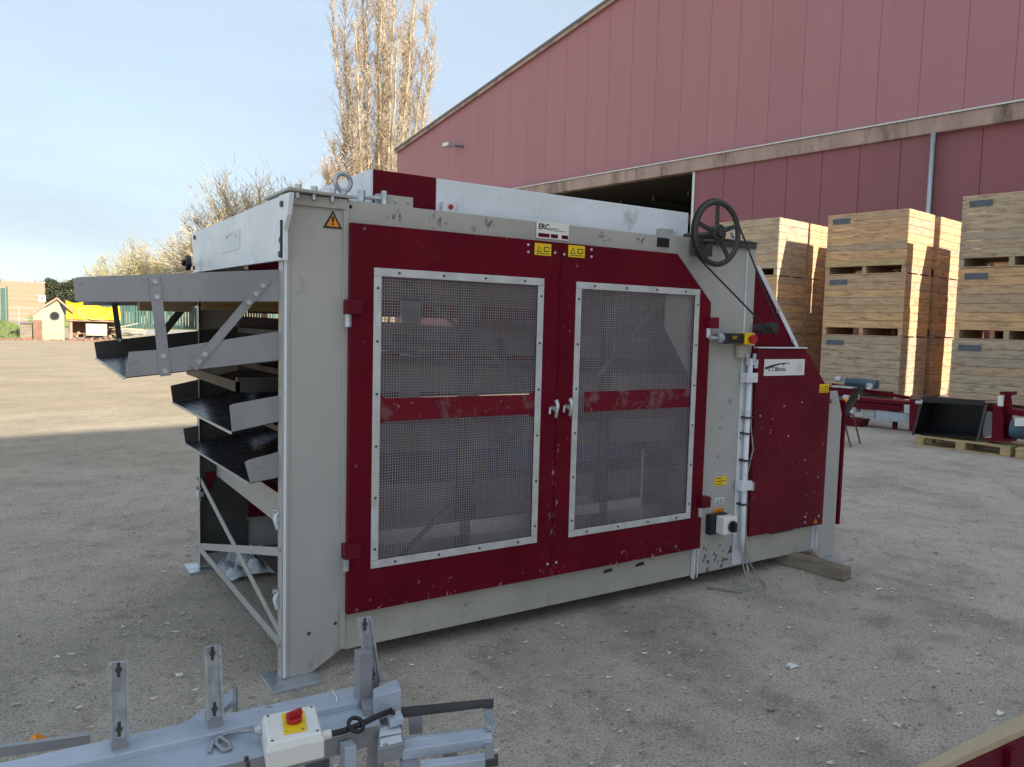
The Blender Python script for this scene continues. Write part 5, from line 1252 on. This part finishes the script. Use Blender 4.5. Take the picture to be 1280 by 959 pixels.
# ------------------------------------------------------------------ trees
def twig(m, p, d, L, r, n=3, segs=2, wob=.12):
    pts = [p]; q = Vector(p); dd = Vector(d)
    for k in range(segs):
        dd = (dd + Vector((U(-wob, wob), U(-wob, wob), U(-wob, wob)))).normalized(); q = q + dd*(L/segs); pts.append(q)
    m.tube(pts, r, n, r*.25, cap=False); return pts, dd
def poplar(loc, H, stems, spread, label, name='poplar_tree', seed=3):
    random.seed(seed)
    t = empty(name, loc, 0, label, 'tree')
    tr_ = MB(); tw = MB(); bd = MB()
    for s in range(stems):
        a = 6.283*s/stems + U(-.3, .3); a = 2.4*s; rad = spread*(0.1 + .9*math.sqrt((s+.5)/stems)) if s else 0.1
        base = Vector((math.cos(a)*rad*.12, math.sin(a)*rad*.12, 0)); top_ = Vector((math.cos(a)*rad, math.sin(a)*rad, H*U(.8, 1) - rad*1.5))
        n = 9; pts = []
        for k in range(n+1):
            u_ = k/n; e = u_**.62
            pts.append(Vector((base.x+(top_.x-base.x)*e+U(-.12,.12)*u_*2, base.y+(top_.y-base.y)*e+U(-.12,.12)*u_*2, top_.z*u_)))
        tr_.tube(pts, .22 if s else .34, 6, .04)
        for k in range(90):
            u_ = U(.08, .98)**.8; i = min(n-1, int(u_*n)); p = pts[i].lerp(pts[i+1], u_*n-i)
            az = U(0, 6.283); tilt = U(.18, .6); d = Vector((math.cos(az)*tilt, math.sin(az)*tilt, 1)).normalized(); L = U(1.4, 4.2)*(1.15-u_*.6)
            bp, bdv = twig(tw, p, d, L, .036, 3, 3, .1)
            for q in range(9):
                ti = U(.15, 1); ii = min(2, int(ti*3)); pp_ = bp[ii].lerp(bp[ii+1], ti*3-ii); az2 = U(0, 6.283); d2 = (bdv + Vector((math.cos(az2)*.8, math.sin(az2)*.8, U(-.1, .5)))).normalized()
                tp_, _ = twig(tw, pp_, d2, U(.4, 1.2), .014, 3, 2, .2)
                for e_ in range(3):
                    c_ = tp_[-1].lerp(tp_[0], U(0, .8)); v1 = Vector((U(-1,1), U(-1,1), U(-1,1))).normalized()*U(.03,.07); v2 = v1.orthogonal()
                    bd.add([c_-v1, c_+v2*.7, c_+v1, c_-v2*.7], [(0,1,2,3)])
    tr_.build('trunk', M['bark_pop'], t, smooth=True)
    cr_ = tw.build('crown', M['twig_pop'], t); bd.build('buds', M['bud_pink'], cr_)
    return t
def bush_tree(loc, H, Wd, label, seed, mt_bud='bud', mistle=0, name='bare_tree', nb=26):
    random.seed(seed)
    t = empty(name, loc, 0, label, 'tree', 'budding trees beyond the green fence'); tr_ = MB(); tw = MB(); bd = MB()
    tr_.tube([(0,0,0), (.1,0,H*.18), (-.05,.1,H*.35)], H*.022, 7, H*.014)
    tips = []
    for k in range(nb):
        a = U(0, 6.283); z0 = U(.12, .38)*H; el = U(.25, 1.35); d = Vector((math.cos(a)*math.cos(el), math.sin(a)*math.cos(el), math.sin(el)+.15)).normalized()
        L = (H*.62)*(.65+.35*math.sin(el)) * U(.75, 1.05); d.x *= Wd; d.y *= Wd
        pts, dd = twig(tr_, Vector((0,0,z0)), d.normalized(), L, H*.008, 4, 4, .22)
        for q in range(34):
            ti = U(.2, 1); ii = min(3, int(ti*4)); p = pts[ii].lerp(pts[ii+1], ti*4-ii); v = Vector((U(-1,1), U(-1,1), U(-.1,1.3))).normalized(); d2 = (dd*.5+v).normalized()
            pt, d3 = twig(tw, p, d2, U(.08, .2)*H, H*.0026, 3, 2, .3)
            for e_ in range(4):
                p2 = pt[1].lerp(pt[2], U(-.5, 1)) if e_ else pt[-1]; d4 = (d3 + Vector((U(-1,1), U(-1,1), U(-.2,1)))).normalized()
                p3, _ = twig(tw, p2, d4, U(.03, .09)*H, H*.0016, 3, 1, .2)
                for w_ in range(2):
                    c_ = p3[-1].lerp(p3[0], U(0, .9)); v1 = Vector((U(-1,1), U(-1,1), U(-1,1))).normalized()*U(.04, .09); v2 = v1.orthogonal()
                    bd.add([c_-v1, c_+v2*.7, c_+v1, c_-v2*.7], [(0,1,2,3)])
        tips.append(pts[3])
    tr_.build('trunk', M['bark'], t, smooth=True); c_ = tw.build('crown', M['twig_pop'], t); bd.build('buds', M[mt_bud], c_)
    for k in range(mistle):
        m = MB(); c0_ = tips[k*3 % len(tips)]; Rm = U(.5, .8)
        for e_ in range(420):
            v = Vector((U(-1,1), U(-1,1), U(-1,1))).normalized(); p = c0_ + v*Rm*U(.3, 1)**.5; v1 = Vector((U(-1,1), U(-1,1), U(-1,1))).normalized()*.13; v2 = v1.orthogonal()*.6
            m.add([p-v1, p+v2, p+v1, p-v2], [(0,1,2,3)])
        m.build('mistletoe', M['mistle'], t)
    return t
poplar(atd(474, 395, 74), 40, 19, 4.9, 'very tall bare poplar with many upright stems behind the left end of the barn')
poplar(atd(432, 395, 72), 20, 8, 2.3, 'lower bare poplar at the left foot of the very tall one', seed=5)
random.seed(11)
specs = [(140, 118, 9.4, 1.0, 'pinkish budding tree at the left end of the row, above the guard beam', 'bud', 0), (172, 116, 10.2, .95, 'second budding tree from the left, pale and dense', 'bud', 0), (186, 122, 12.0, .6, 'slim budding tree with the tallest pointed top in the low row', 'bud', 0),
         (212, 118, 9.4, 1.0, 'yellowish budding tree right of the slim pointed one', 'bud', 0), (240, 112, 11.8, .9, 'budding tree partly behind the pale end cover of the machine', 'bud', 0),
         (296, 92, 17.8, .85, 'tall budding tree holding round green mistletoe clumps', 'bud', 6), (330, 94, 18.6, .8, 'tall tree with orange green mistletoe beside the machine top', 'bud', 5), (268, 98, 13.5, .9, 'lower budding tree left of the two mistletoe trees', 'bud_pink', 2)]
for k, (px, dist, H_, Wd, lb, mb, ms) in enumerate(specs):
    bush_tree(atd(px, 385, dist), H_, Wd, lb, 40+k, mb, ms)
